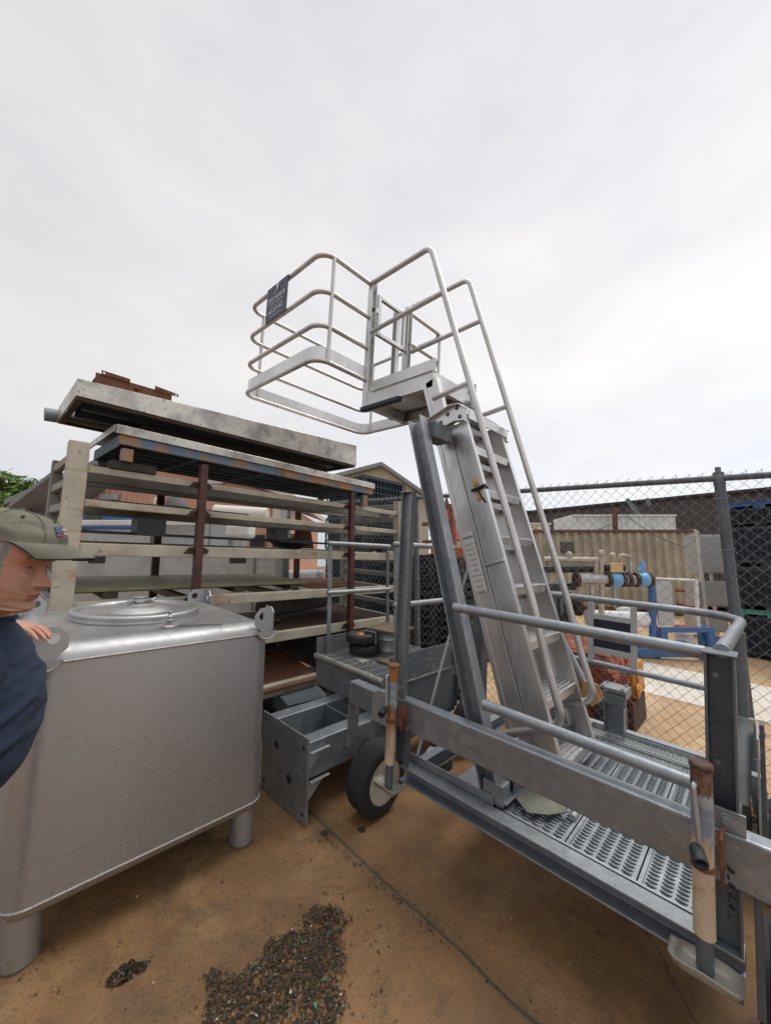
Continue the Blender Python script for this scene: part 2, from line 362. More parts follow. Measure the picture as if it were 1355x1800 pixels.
# ------------------------------------------------------------------ ground
def ground_mat(name, cols, joint=None, grain=90, bump=.25):
    m = bpy.data.materials.new(name); m.use_nodes = True; N = m.node_tree; L = N.links; b = N.nodes['Principled BSDF']
    g = N.nodes.new('ShaderNodeNewGeometry'); pos = g.outputs['Position']
    def fac(scale, lo, hi, detail=7, rough=.62, dist=0):
        n = N.nodes.new('ShaderNodeTexNoise'); n.inputs['Scale'].default_value = scale; n.inputs['Detail'].default_value = detail
        n.inputs['Roughness'].default_value = rough; n.inputs['Distortion'].default_value = dist; L.new(pos, n.inputs['Vector'])
        r = N.nodes.new('ShaderNodeMapRange'); r.inputs['From Min'].default_value = lo; r.inputs['From Max'].default_value = hi
        L.new(n.outputs['Fac'], r.inputs['Value']); return r.outputs[0]
    c = N.nodes.new('ShaderNodeRGB'); c.outputs[0].default_value = (*cols[0], 1); cur = c.outputs[0]
    def mix(f, col, amt=1):
        nonlocal cur
        if amt != 1:
            q = N.nodes.new('ShaderNodeMath'); q.operation = 'MULTIPLY'; q.inputs[1].default_value = amt; L.new(f, q.inputs[0]); f = q.outputs[0]
        x = N.nodes.new('ShaderNodeMix'); x.data_type = 'RGBA'; L.new(f, x.inputs['Factor']); L.new(cur, x.inputs[6]); x.inputs[7].default_value = (*col, 1); cur = x.outputs[2]
    mix(fac(1.3, .36, .60), cols[1]); mix(fac(2.6, .50, .66), cols[2], .8); mix(fac(1.9, .50, .66, 9, .68, .6), cols[3], .75); mix(fac(7, .53, .68, 9, .7, .4), cols[3], .7); mix(fac(4.2, .60, .72, 9, .7, .8), cols[4], .7)
    mix(fac(28, .60, .74, 5), cols[3], .55); mix(fac(110, .54, .68, 4), cols[4], .75); mix(fac(170, .56, .70, 4), cols[2], .8); mix(fac(.9, .47, .64, 8, .65, .8), cols[3], .62); mix(fac(45, .68, .76, 3), cols[4], .8)
    if joint:
        s = N.nodes.new('ShaderNodeSeparateXYZ'); L.new(pos, s.inputs[0])
        wob = N.nodes.new('ShaderNodeTexNoise'); wob.inputs['Scale'].default_value = 5; wob.inputs['Detail'].default_value = 5; L.new(pos, wob.inputs['Vector'])
        for (ax, at, w, amp, tilt, lim, colr) in joint:
            p = N.nodes.new('ShaderNodeMath'); p.operation = 'MULTIPLY_ADD'; L.new(s.outputs[1 if ax == 0 else 0], p.inputs[0]); p.inputs[1].default_value = -tilt; L.new(s.outputs[ax], p.inputs[2])
            a = N.nodes.new('ShaderNodeMath'); a.operation = 'MULTIPLY_ADD'; L.new(wob.outputs['Fac'], a.inputs[0]); a.inputs[1].default_value = amp; L.new(p.outputs[0], a.inputs[2])
            d = N.nodes.new('ShaderNodeMath'); d.operation = 'SUBTRACT'; L.new(a.outputs[0], d.inputs[0]); d.inputs[1].default_value = at + amp*.5
            ab = N.nodes.new('ShaderNodeMath'); ab.operation = 'ABSOLUTE'; L.new(d.outputs[0], ab.inputs[0])
            r = N.nodes.new('ShaderNodeMapRange'); r.inputs['From Min'].default_value = w; r.inputs['From Max'].default_value = w*.35; L.new(ab.outputs[0], r.inputs['Value'])
            mix(r.outputs[0], colr, lim)
            if w > .02: continue
    L.new(cur, b.inputs['Base Color']); b.inputs['Roughness'].default_value = .8
    rr = N.nodes.new('ShaderNodeMapRange'); rr.inputs['To Min'].default_value = .5; rr.inputs['To Max'].default_value = .9; L.new(fac(2.2, .35, .6), rr.inputs['Value']); L.new(rr.outputs[0], b.inputs['Roughness'])
    n = N.nodes.new('ShaderNodeTexNoise'); n.inputs['Scale'].default_value = grain; n.inputs['Detail'].default_value = 8; n.inputs['Roughness'].default_value = .7; L.new(pos, n.inputs['Vector'])
    bp = N.nodes.new('ShaderNodeBump'); bp.inputs['Strength'].default_value = bump; bp.inputs['Distance'].default_value = .01; L.new(n.outputs['Fac'], bp.inputs['Height']); L.new(bp.outputs[0], b.inputs['Normal'])
    return m
M['concrete'] = ground_mat('rust stained concrete', [(.265,.139,.053), (.18,.094,.037), (.31,.186,.083), (.10,.060,.030), (.05,.033,.020)],
    joint=[(0, 1.50, .12, .10, 0.03, .35, (.10,.062,.03)), (0, 1.50, .022, .07, 0.03, .5, (.075,.060,.026)), (0, 1.50, .007, .05, 0.03, .9, (.034,.034,.018)), (0, 1.66, .008, .25, 1.05, .8, (.03,.02,.014))])
M['concrete_lit'] = ground_mat('tan concrete with light painted in', [(.50,.34,.19), (.40,.26,.14), (.56,.41,.25), (.31,.20,.11), (.24,.15,.09)],  # yard concrete lightened, stronger light put into the colour
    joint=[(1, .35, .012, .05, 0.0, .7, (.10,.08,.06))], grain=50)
M['slab'] = ground_mat('white concrete', [(.66,.62,.55), (.58,.53,.46), (.70,.66,.60), (.50,.45,.38), (.40,.36,.3)])
def sheet(name, xs, ys, lift, m, xmax=None):
    vs = []; fs = []
    for y in ys:
        for x in xs: vs.append((x, y, zg(x, y)+lift))
    k = len(xs)
    for j in range(len(ys)-1):
        for i in range(k-1): fs.append((j*k+i, j*k+i+1, (j+1)*k+i+1, (j+1)*k+i))
    g = MB('w'); g.add(vs, fs, True); o = g.build(name, m); o['kind'] = 'structure'; return o
sheet('ground', [-300,-60,-20,-8,-4,-2,0,1,2,3,4,6,9,14,25,60,150,400], [-300,-60,-20,-8,-4,-3,-2,-1,0,1,2,3,4,5,6,7,8,12,25,60,150,400], 0, M['concrete'])
sheet('lit_ground', [3.86,4.4,5,6,7,8,10,13,18,26], [-12,-8,-4,-3,-2,-1,0,1,2,3,4,5,6,7,8,14], .004, M['concrete_lit'])  # ground beyond the fence, its paler colour standing in for brighter light
sheet('pavement', [5.9,6.4,6.9,7.6], [-9,-4,-3,-2,-1,0,.6,1.2,2.0,2.6], .008, M['slab'])

# leaf litter and dark crumbs on the concrete
def litter(name, n, area, size, mats, wts, label=None):
    """area: list of (x, y, rx, ry, weight) blobs"""
    mb = MB('w'); tot = sum(a[4] for a in area); cnt = 0
    while cnt < n:
        k = random.random()*tot
        for a in area:
            k -= a[4]
            if k <= 0: break
        t = random.random()*2*pi; q = random.random()**(a[5] if len(a) > 5 else .6)
        x = a[0]+a[2]*q*cos(t); y = a[1]+a[3]*q*sin(t); L = size*(.25+random.random()**3*2.3); W = L*(.25+.6*random.random())
        h = random.random()*.009*max(0, 1-q*.9); z = zg(x, y)+.003+h; th = random.random()*2*pi; tx = random.uniform(-.5,.5)*L*.8; ty = random.uniform(-.4,.4)*W
        ux, uy = cos(th)*L*.5, sin(th)*L*.5; wx, wy = -sin(th)*W*.5, cos(th)*W*.5
        k = random.random()*sum(wts); mi = 0
        for i, w in enumerate(wts):
            k -= w
            if k <= 0: mi = i; break
        mb.cur = mi
        b_ = max(abs(tx), abs(ty))
        mb.add([(x-ux, y-uy, z+.0), (x+wx*.9, y+wy*.9, z+b_+ty*.6), (x+ux, y+uy, z+abs(tx)*.5), (x-wx, y-wy, z+.001)], [(0,3,2,1)])
        cnt += 1
    return mb.build(name, mats)
M['lit1'] = mat('dark leaf crumbs', (.028,.020,.014), .9); M['lit2'] = mat('brown leaf crumbs', (.075,.045,.025), .9); M['lit3'] = mat('tan chips', (.17,.11,.06), .9)
M['lit4'] = mat('teal plastic chips', (.03,.20,.15), .6); M['lit5'] = mat('pale chips', (.42,.40,.36), .7)
LM = [M['lit1'], M['lit2'], M['lit3'], M['lit4'], M['lit5']]
PILE = [(1.225,1.60),(1.285,1.47),(1.04,1.17),(.80,.95),(.55,1.33),(.70,1.52),(.765,1.635),(.90,1.56),(.995,1.585),(1.10,1.545)]
def inside(x, y, P):
    r = False; n = len(P)
    for i in range(n):
        (x0,y0),(x1,y1) = P[i], P[i-1]
        if (y0 > y) != (y1 > y) and x < (x1-x0)*(y-y0)/(y1-y0)+x0: r = not r
    return r
from mathutils import noise as mnz
def pile(n, size, lift, ragged):
    mb = MB('w'); c = 0
    while c < n:
        x = random.uniform(.45,1.35); y = random.uniform(.9,1.7); w = Vector((x*9, y*9, 0)); dx = ragged*mnz.noise(w); dy = ragged*mnz.noise(w+Vector((7,3,1)))
        if not inside(x+dx+random.gauss(0,.010), y+dy+random.gauss(0,.010), PILE): continue
        if mnz.noise(Vector((x*14,y*14,5))) < -.28 and random.random() < .6: continue
        L = size*(.3+random.random()**3*2.6); W = L*(.2+.5*random.random()); th = random.random()*6.283; z = zg(x,y)+.002+random.random()*lift; t0 = random.uniform(-.35,.35)*L; t1 = random.uniform(0,.3)*W
        k = random.random()*7; mb.cur = 0 if k < 3.9 else 1 if k < 6.1 else 2 if k < 6.80 else 3 if k < 6.94 else 4
        ux, uy = cos(th)*L*.5, sin(th)*L*.5; wx, wy = -sin(th)*W*.5, cos(th)*W*.5; q = abs(t0)
        mb.add([(x-ux,y-uy,z+max(0,t0)),(x+wx,y+wy,z+q*.5+t1),(x+ux,y+uy,z+max(0,-t0)),(x-wx,y-wy,z+q*.5)], [(0,3,2,1)]); c += 1
    return mb
mb = pile(22000, .0042, .003, .07); m2 = pile(9000, .0078, .007, .06)
o_ = len(mb.v); mb.v += m2.v; mb.f += [[i+o_ for i in f] for f in m2.f]; mb.sm += m2.sm; mb.mi += m2.mi; o = mb.build('leaf_litter', LM)
tag(o, 'long patch of dark shredded leaf litter with teal chips on the brown concrete', 'leaf litter', kind='stuff')
o = litter('leaf_litter', 480, [(.535,1.86,.05,.035,1.0,.5),(.58,1.84,.04,.02,.25)], .012, LM, [6,2,.6,.03,.1])
tag(o, 'small dark clump of leaf crumbs near the tank leg, apart from the long patch', 'leaf litter', kind='stuff')
o = litter('grit', 1300, [(1.0,1.4,.42,.30,1.0,.5),(1.0,1.4,1.1,.7,.6,.5),(2.3,.7,.9,.8,.35,.5),(1.6,1.9,.3,.2,.25),(.9,1.8,.8,.4,.4,.5)], .006, LM, [5,3,2,.05,.3])
tag(o, 'loose dark grit and crumbs scattered over the brown concrete', 'grit', kind='stuff')
o = litter('grit', 900, [(1.51,1.6,.02,.5,1,.6),(1.47,2.28,.03,.28,.5,.7),(.27,2.18,.10,.10,.4,.8),(1.16,2.18,.10,.10,.4,.8),(1.86,1.88,.12,.12,.4,.8),(1.55,1.0,.05,.6,.6,.6)], .006, LM, [6,3,1,.0,.1]); tag(o, 'dark dirt gathered in the concrete joint and round the feet of the tank and frame', 'dirt', kind='stuff')
for i, (x, y, lb) in enumerate([(1.524,1.925,'flat black oil clot beside the joint near the steel end plate'), (1.70,1.80,'flat black oil clot in front of the trailer tyre')]):
    mb = MB('w'); n = 18
    for rr, hh in ((.024,.006),):
        ring = [(x+rr*(.7+.5*random.random())*cos(2*pi*k/n), y+rr*(.7+.5*random.random())*sin(2*pi*k/n), zg(x,y)+.004) for k in range(n)]
        mb.add(ring+[(x,y,zg(x,y)+.012)], [(k,(k+1)%n,n) for k in range(n)], True)
    o = mb.build('oil_clot', M['lit1']); tag(o, lb, 'clot')
M['greenish'] = mat('mossy zinc plate', (.20,.205,.165), .6, .3, (9,(.12,.125,.09),.4,.7))
# ------------------------------------------------------------------ access rig (frame 't')
rig = thing('mobile_access_platform', (2.3, .9, 0), 'galvanised wheeled access trailer with an inclined aluminium ladder and railed cage on top', 'access platform', fr='t')
G = M['galv']; A = M['alu']; AT = M['alu_tube']
def fr_y(z): return .834+.326*(z-.619)          # front edge of the ladder stringers
def chan_y(p, q, *a): pass
# near and far base channels, open outward
mb = MB('t'); mb.chan((1.775,.165,.4255),(1.775,1.545,.4255),.081,.075,.008,(-1,0,0)); mb.build('base_channel', G, rig, .002)
mb = MB('t'); mb.chan((3.14,.10,.4255),(3.14,1.545,.4255),.081,.06,.008,(1,0,0)); mb.build('base_channel', G, rig, .002)
mb = MB('t'); mb.box(1.780,1.788,1.03,1.535,.40,.506); mb.box(1.788,1.82,1.03,1.535,.40,.408); mb.build('side_angle', G, rig, .002)
for y, n_ in ((1.50,'cross_member'), (1.02,'cross_member'), (.19,'cross_member')):
    mb = MB('t'); mb.chan((1.80,y,.445),(3.13,y,.445),.085,.05,.007,(0,1 if y < 1 else -1,0)); mb.build(n_, G, rig, .002)
mb = MB('t'); mb.box(1.92,3.05,1.18,1.33,.36,.40); mb.build('cross_plate', M['galv_light'], rig, .003)
mb = MB('t'); mb.box(1.84,1.90,1.06,1.46,.395,.43); mb.build('rubber_strip', M['rubber'], rig, .006)
mb = MB('t'); mb.box(1.80,2.05,1.005,1.015,.43,.565); mb.bolt((1.95,1.004,.52),(0,-1,0)); mb.build('end_plate', M['galv_dark'], rig, .002)
# beam from wheel to wheel
mb = MB('t'); mb.box(1.70,1.768,-.62,1.715,.655,.812); mb.build('axle_beam', G, rig, .007)
mb = MB('t'); mb.prism([(-.085,0),(.085,0),(.085,.13),(.06,.172),(.02,.185),(-.05,.185),(-.085,.15)], (1.672,1.665,.64),(1.699,1.665,.64),(0,1,0),(0,0,1)); mb.build('beam_end', M['galv_light'], rig, .006)
mb = MB('t'); mb.box(1.70,1.775,1.716,1.984,.66,.79); mb.build('beam_stub', G, rig, .006)
for y, s_ in ((1.545,1), (.205,-1)):             # legs between beam and base channel
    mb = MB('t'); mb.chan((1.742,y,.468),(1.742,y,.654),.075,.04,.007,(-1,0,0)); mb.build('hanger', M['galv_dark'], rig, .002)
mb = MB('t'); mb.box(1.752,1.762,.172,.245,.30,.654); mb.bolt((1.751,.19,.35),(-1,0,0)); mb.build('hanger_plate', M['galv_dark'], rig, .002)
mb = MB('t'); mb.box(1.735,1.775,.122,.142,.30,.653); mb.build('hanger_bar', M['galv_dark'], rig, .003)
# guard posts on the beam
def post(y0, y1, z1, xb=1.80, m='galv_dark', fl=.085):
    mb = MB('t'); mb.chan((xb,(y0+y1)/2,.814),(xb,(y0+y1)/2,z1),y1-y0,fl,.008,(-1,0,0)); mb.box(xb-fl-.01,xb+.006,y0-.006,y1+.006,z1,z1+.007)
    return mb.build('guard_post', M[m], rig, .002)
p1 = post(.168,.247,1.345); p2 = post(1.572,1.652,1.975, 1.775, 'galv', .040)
for y in (.208, 1.59):
    mb = MB('t'); mb.box(1.705,1.713,y-.055,y+.04,.813,.875); mb.bolt((1.704,y-.01,.845),(-1,0,0),.013,.012); mb.build('post_bracket', G, rig, .003)
mb = MB('t')
for z in (1.265,): mb.bolt((1.79,.222,z),(-1,0,0),.0055)
mb.build('bolt', M['galv_light'], rig)
mb = MB('t'); mb.bolt((1.79,.222,.98),(-1,0,0),.0055); mb.build('bolt', M['galv_light'], rig)
# handrails round the deck
TR = .0235
mb = MB('t'); mb.tube([(1.775,1.275,1.345),(1.775,.247,1.335)], TR, 16); mb.build('guard_rail', M['galv'], rig)
mb = MB('t'); mb.tube([(1.775,1.09,.905),(1.775,.247,.888)], TR, 16); mb.build('guard_rail', M['galv'], rig)
mb = MB('t'); mb.tube(rpath([(3.08,1.62,1.345),(3.08,.165,1.345),(1.79,.205,1.348)], .30, 12), TR, 16); mb.build('guard_rail', M['galv'], rig)
mb = MB('t'); mb.tube(rpath([(3.06,1.45,.915),(3.06,.18,.905)], .2), .019, 14); mb.build('guard_rail', M['galv'], rig)
mb = MB('t'); mb.tube([(2.5,.178,1.33),(2.5,.172,.93)], .026, 16); mb.build('corner_post', M['galv_dark'], rig)
mb = MB('t'); mb.tube([(2.49,.166,.945),(2.44,.185,.60)], .031, 18); mb.tube([(2.49,.166,.955),(2.489,.1662,.945)], .036, 18); mb.build('post_socket', M['galv_light'], rig)
mb = MB('t'); mb.box(2.40,2.62,.120,.128,.48,.90); mb.build('gusset_plate', M['galv_light'], rig, .002)
mb = MB('t'); mb.box(2.62,2.70,.10,.118,.40,.90); [mb.tube([(2.70,.11,z),(2.755,.105,z)], .012, 8) for z in (.82,.55,.45)]; mb.build('hinge_plate', M['galv_dark'], rig, .002)
# far guard: uprights with a notice frame
mb = MB('t')
for y in (.967,.706): mb.box(3.05,3.058,y-.019,y+.019,.90,1.33)
mb.box(3.046,3.056,.72,.95,.985,1.025); mb.box(3.046,3.056,.72,.95,1.215,1.25)
fr_ = mb.build('notice_frame', M['grey_paint'], rig, .002)
mb = MB('t'); mb.box(3.048,3.054,.725,.948,1.025,1.215); mb.build('notice_board', M['navyrub'], fr_)
# stub post on the far edge of the deck
mb = MB('t'); mb.chan((3.12,.825,.47),(3.12,.825,.72),.12,.07,.008,(-1,0,0)); mb.prism([(0,-.07),(.09,-.07),(.09,.07),(0,.07)], (3.03,.825,.72),(3.03,.825,.735),(1,0,0)); mb.plate([(3.03,.755,.72),(3.03,.895,.72),(3.055,.895,.66),(3.055,.755,.66)], (1,0,.3), .006)
mb.box(3.02,3.17,.745,.905,.765,.775); mb.box(3.02,3.17,.745,.752,.72,.765)
for q in ((3.04,.77),(3.04,.885),(3.15,.77),(3.15,.885)): mb.bolt((*q,.775),(0,0,1),.008)
mb.build('stub_post', M['galv'], rig, .002)
mb = MB('t'); mb.box(3.150,3.205,.19,1.02,.466,.478); mb.box(3.195,3.205,.19,1.02,.44,.466); mb.build('deck_curb', M['galv_light'], rig, .003)
# ---- deck planks: pressed serrated grating
def plank(y0, y1, x0, x1):
    """pressed safety plank: a pale sheet with rows of raised lips, each with a dark slot under it"""
    mb = MB('t'); mb.box(x0,x1,y0,y0+.013,.425,.453); mb.box(x0,x1,y1-.013,y1,.425,.453); mb.box(x0,x1,y0+.013,y1-.013,.436,.4425)
    hb = MB('t'); n = 5; w = (y1-y0-.026)/n; x = x0+.020; r = 0
    while x < x1-.02:
        for i in range(n):
            a = y0+.013+i*w+.0035; b_ = a+w-.007; K = 6; vs = []; hv = []
            for k in range(K+1):
                t = k/K; y = a+(b_-a)*t; q = sin(pi*t); h = .0085*q**.8
                vs += [(x-.004*q, y, .4425), (x-.0045*q, y, .4425+h), (x+.0020-.0035*q, y, .4425+h), (x+.0085, y, .4430)]
                hv += [(x-.0045*q-.0005, y, .4430), (x-.0045*q-.0078*q**.6-.0005, y, .4430)]
            mb.add(vs, [(k*4+c, k*4+c+1, (k+1)*4+c+1, (k+1)*4+c) for k in range(K) for c in range(3)], True)
            hb.add(hv, [(2*k, 2*k+1, 2*k+3, 2*k+2) for k in range(K)])
        x += .0245; r += 1
    d = mb.build('deck_plank', M['plank'], rig)
    hb.build('grating_slot', M['slot'], d)['kind'] = 'stuff'
M['plank'] = mat('worn zinc plank', (.33,.355,.375), .45, .7, (5,(.22,.24,.26),.4,.7), .08, 70, [(15,(.46,.48,.49),.58,.75)])
M['slot'] = mat('dark gap', (.06,.066,.072), .7)
for y0, y1 in ((.205,.460),(.466,.716),(.722,.985)): plank(y0, y1, 1.80, 2.82)
mb = MB('t'); mb.box(1.80,1.812,.2,.99,.426,.456); mb.build('deck_edge', M['galv_light'], rig, .002)
def button_strip(x0, x1):
    mb = MB('t'); mb.box(x0,x1,.205,.985,.430,.440); mb.box(x0,x0+.012,.205,.985,.44,.462); mb.box(x1-.01,x1,.205,.985,.44,.458); mb.cur = 0
    y = .222; r = 0
    while y < .975:
        x = x0+.03+(.014 if r % 2 else 0)
        while x < x1-.02:
            mb.lathe([(.0115,0),(.0105,.007),(.0065,.007),(.0060,.001)], (x,y,.4402), (0,0,1), 8, True); x += .030
        y += .0215; r += 1
    o = mb.build('button_strip', M['galv_light'], rig)
    mb = MB('t'); y = .222; r = 0
    while y < .975:
        x = x0+.03+(.014 if r % 2 else 0)
        while x < x1-.02:
            mb.add([(x+.0062*cos(a*pi/4), y+.0062*sin(a*pi/4), .4416) for a in range(8)], [tuple(range(8))]); x += .030
        y += .0215; r += 1
    mb.build('button_hole', M['black'], o)['kind'] = 'stuff'
button_strip(2.83, 2.985); button_strip(2.99, 3.145)
mb = MB('t'); mb.tube([(1.98,.742,.462),(2.13,.748,.462)], .016, 12); mb.build('deck_pin', M['galv_light'], rig)
# ---- inclined galvanised leg beside the ladder
mb = MB('t'); d_ = Vector((0,.293,1)).normalized(); mb.chan(Vector((1.86,1.045,.467)),Vector((1.86,1.045,.467))+d_*2.07,.098,.072,.009,(-1,0,0)); mb.build('inclined_leg', G, rig, .002)
mb = MB('t'); mb.prism([(-.06,0),(.06,0),(.06,.10),(-.06,.10)], (1.862,1.575,2.335),(2.05,1.575,2.335),(0,1,0),(0,0,1)); mb.build('head_arm', M['galv_dark'], rig, .003)
for y_ in (1.155, 1.185):
    mb = MB('t'); mb.bolt((1.852,y_,.985),(-1,0,0),.006); mb.build('bolt', M['galv_light'], rig)
mb = MB('t'); mb.box(1.79,1.86,.985,1.09,.467,.56); mb.build('leg_foot', G, rig, .003)
mb = MB('t'); mb.tube([(1.80,1.50,.50),(2.36,1.485,1.80)], .0095, 10); mb.build('brace_rod', M['galv_light'], rig)
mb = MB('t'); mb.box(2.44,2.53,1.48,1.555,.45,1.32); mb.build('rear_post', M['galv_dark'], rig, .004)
# ---- ladder
lad_x0, lad_x1 = 2.10, 2.625
def stringer(x, s_):
    """front section (steps) and rear telescoping section of one side; s_=-1 near, +1 far"""
    e = Vector((0,.326,1)).normalized(); n = Vector((0,1,-.326)).normalized()
    z0, z1 = .55, 2.50
    mb = MB('t'); p = Vector((x, fr_y(z0), z0)); q = Vector((x, fr_y(z1), z1))
    w = .128
    prof = [(0,0),(w,0),(w,.03),(w-.006,.03),(w-.006,.006),(.006,.006),(.006,.032),(0,.032)]
    f = n
    mb.prism([(a, -s_*b if True else b) for a, b in prof], p, q, f, (1,0,0)); mb.prism([(.0,-s_*-.0045),(.034,-s_*-.0045),(.034,s_*.0),(.0,s_*.0)], p, q, f, (1,0,0))
    o = mb.build('ladder_stringer', A, rig, .0015)
    mb = MB('t'); z0, z1 = .72, 2.90; off = n*.1335
    p = Vector((x, fr_y(z0), z0))+off; q = Vector((x, fr_y(z1), z1))+off; w = .122
    mb.prism([(a, -s_*b) for a, b in [(0,0),(w,0),(w,.05),(w-.006,.05),(w-.006,.006),(.006,.006),(.006,.05),(0,.05)]], p, q, f, (1,0,0))
    mb.prism([(w-.03,0),(w,0),(w,s_*.0045),(w-.03,s_*.0045)], p, q, f, (1,0,0)); mb.prism([(0,0),(.016,0),(.016,s_*.0035),(0,s_*.0035)], p, q, f, (1,0,0))
    sl = mb.build('slide_stringer', A, rig, .0015)
    mb = MB('t'); g0 = Vector((x-s_*.004, fr_y(.73), .73))+n*.120; g1 = Vector((x-s_*.004, fr_y(2.46), 2.46))+n*.120; mb.prism([(0,-.001),(.022,-.001),(.022,.001),(0,.001)], g0, g1, n, (1,0,0)); mb.build('gap_shade', M['black'], sl)  # black strip closing the gap between the sections, in place of its shade
stringer(lad_x0, -1); stringer(lad_x1, 1)
for i in range(8):
    z = .586+.2885*i; y = fr_y(z)+.004
    mb = MB('t'); x0, x1 = lad_x0+.007, lad_x1-.007
    mb.box(x0,x1,y,y+.005,z-.045,z); mb.box(x0,x1,y+.150,y+.155,z-.03,z); mb.box(x0,x1,y+.005,y+.150,z-.010,z-.004)
    k = 0; yy = y+.006
    while yy < y+.150:                               # serrated bars of the tread
        xx = x0
        mb.box(x0,x1,yy,yy+.004,z-.004,z+.001)
        if k % 2 == 0:
            while xx < x1-.02:
                mb.add([(xx,yy-.004,z+.001),(xx+.016,yy-.004,z+.001),(xx+.008,yy,z+.009),(xx,yy+.008,z+.001),(xx+.016,yy+.008,z+.001)], [(0,1,2),(1,4,2),(4,3,2),(3,0,2)]); xx += .019
        yy += .0135; k += 1
    mb.build('ladder_step', M['alu'], rig)
for i in range(7):                                   # steps of the telescoping section, set back
    z = .80+.2885*i; y = fr_y(z)+.165
    mb = MB('t'); mb.box(lad_x0+.007,lad_x1-.007,y,y+.085,z-.03,z); mb.build('slide_step', M['alu'], rig, .003)
# head bracket
for s_, x in ((-1, 2.084),(1, 2.641)):
    TP = [(1.754,2.527),(1.545,2.598),(1.474,2.592),(1.432,2.56)]; BT = [(1.431,2.476),(1.504,2.484),(1.724,2.42)]
    ring = [Vector((x,a,b)) for a, b in TP+BT]
    mb = MB('t'); mb.plate(ring, (s_,0,0), .007)
    for q in (TP, BT):
        for (a0,b0),(a1,b1) in zip(q, q[1:]): mb.bar((x+s_*.020,a0,b0),(x+s_*.020,a1,b1),.006,.040,(1,0,0))
    hb_ = mb.build('head_bracket', A, rig, .0012)
    for q in ((1.705,2.465),(1.63,2.503),(1.577,2.550),(1.506,2.578),(1.480,2.515)):
        mb = MB('t'); mb.bolt((x+s_*.007,q[0],q[1]),(s_,0,0),.009); mb.build('bolt', M['galv_dark'], hb_)
mb = MB('t'); mb.box(lad_x0,lad_x1,1.425,1.432,2.50,2.555); mb.build('head_bar', A, rig, .002)
# latch and warning sticker on the near stringer
z = 2.05; n_ = Vector((0,1,-.326)).normalized(); e_ = Vector((0,.326,1)).normalized()
def on_str(z, a): return Vector((lad_x0, fr_y(z), z)) + n_*a
lts = []
for z in (2.09, 2.00):
    mb = MB('t'); c = on_str(z, .048); mb.prism([(-.022,-.022),(.022,-.022),(.022,.022),(-.022,.022)], c, c+Vector((-.008,0,0)), n_); mb.bolt(c+Vector((-.008,0,0)), (-1,0,0), .013, .006)
    lt = mb.build('latch_plate', M['zinc_y'], rig, .002)
mb = MB('t'); c = on_str(2.045,.048); mb.tube([c+n_*.035+Vector((-.018,0,0)), c-n_*.065+Vector((-.018,0,0))], .010, 10); mb.tube([c+Vector((-.018,0,0)), c-n_*.03+e_*-.10+Vector((-.012,0,0))], .005, 8); mb.build('latch_pin', M['blackmetal'], lt)
mb = MB('t'); c0 = on_str(1.60,.148)+Vector((-.0052,0,0))
def stk(u, w): return c0 + n_*u + e_*w + Vector((-.0012,0,0))
mb.plate([stk(.088,.23),stk(.006,.23),stk(.006,-.145),stk(.075,-.145),stk(.088,-.12)], (-1,0,0), .0012); st = mb.build('warning_sticker', M['sticker'], rig)
mb = MB('t'); lines = ['WARNING','IF UNIT IS','HARD TO','RAISE OR','LOWER','PLEASE','CHECK','DISENGAGE','LOCKING','PINS IN','LADDER']
for i, tx in enumerate(lines):
    put_text(mb, tx, .026 if i == 0 else .021, stk(.047,.19-.0325*i-(.01 if i else 0))+Vector((-.0015,0,0)), -n_, e_, 'CENTER', .62, .0004 if i == 0 else 0)
mb.build('lettering', M['sticker_text'], st)
mb = MB('t'); c = on_str(1.60, 0); mb.prism([(0,0),(.13,.0),(.13,.010),(0,.010)], c+Vector((-.001,0,0)), c+Vector((-.03,0,0)), n_, e_); mb.build('stop_plate', A, rig, .001)
mb = MB('t'); mb.bolt((lad_x0+.016, fr_y(2.04)-.0005, 2.04),(0,-1,0),.007); mb.build('bolt', M['blackmetal'], rig)
# handrails of the ladder
HR = .0205
def handrail(x, dz):
    pts = [(x,2.41,3.885+dz),(x,1.80,3.885+dz),(x,.99,1.385),(x,.905,1.06),(x,.82,.80),(x,1.115,.665)]
    mb = MB('t'); mb.tube(rpath(pts, .085, 8), HR, 16); return mb.build('handrail', AT, rig)
handrail(2.10, 0); handrail(2.625, .045)
for x, dz in ((2.10,0),(2.625,.04)):
    mb = MB('t'); mb.tube([(x,2.40,3.44+dz),(x,1.665+dz*.3,3.47+dz)], HR*.9, 14); mb.build('mid_rail', AT, rig)
    mb = MB('t'); mb.tube([(x,1.72,2.70),(x,1.425,2.74)], HR*.9, 14); mb.build('rail_stay', AT, rig)
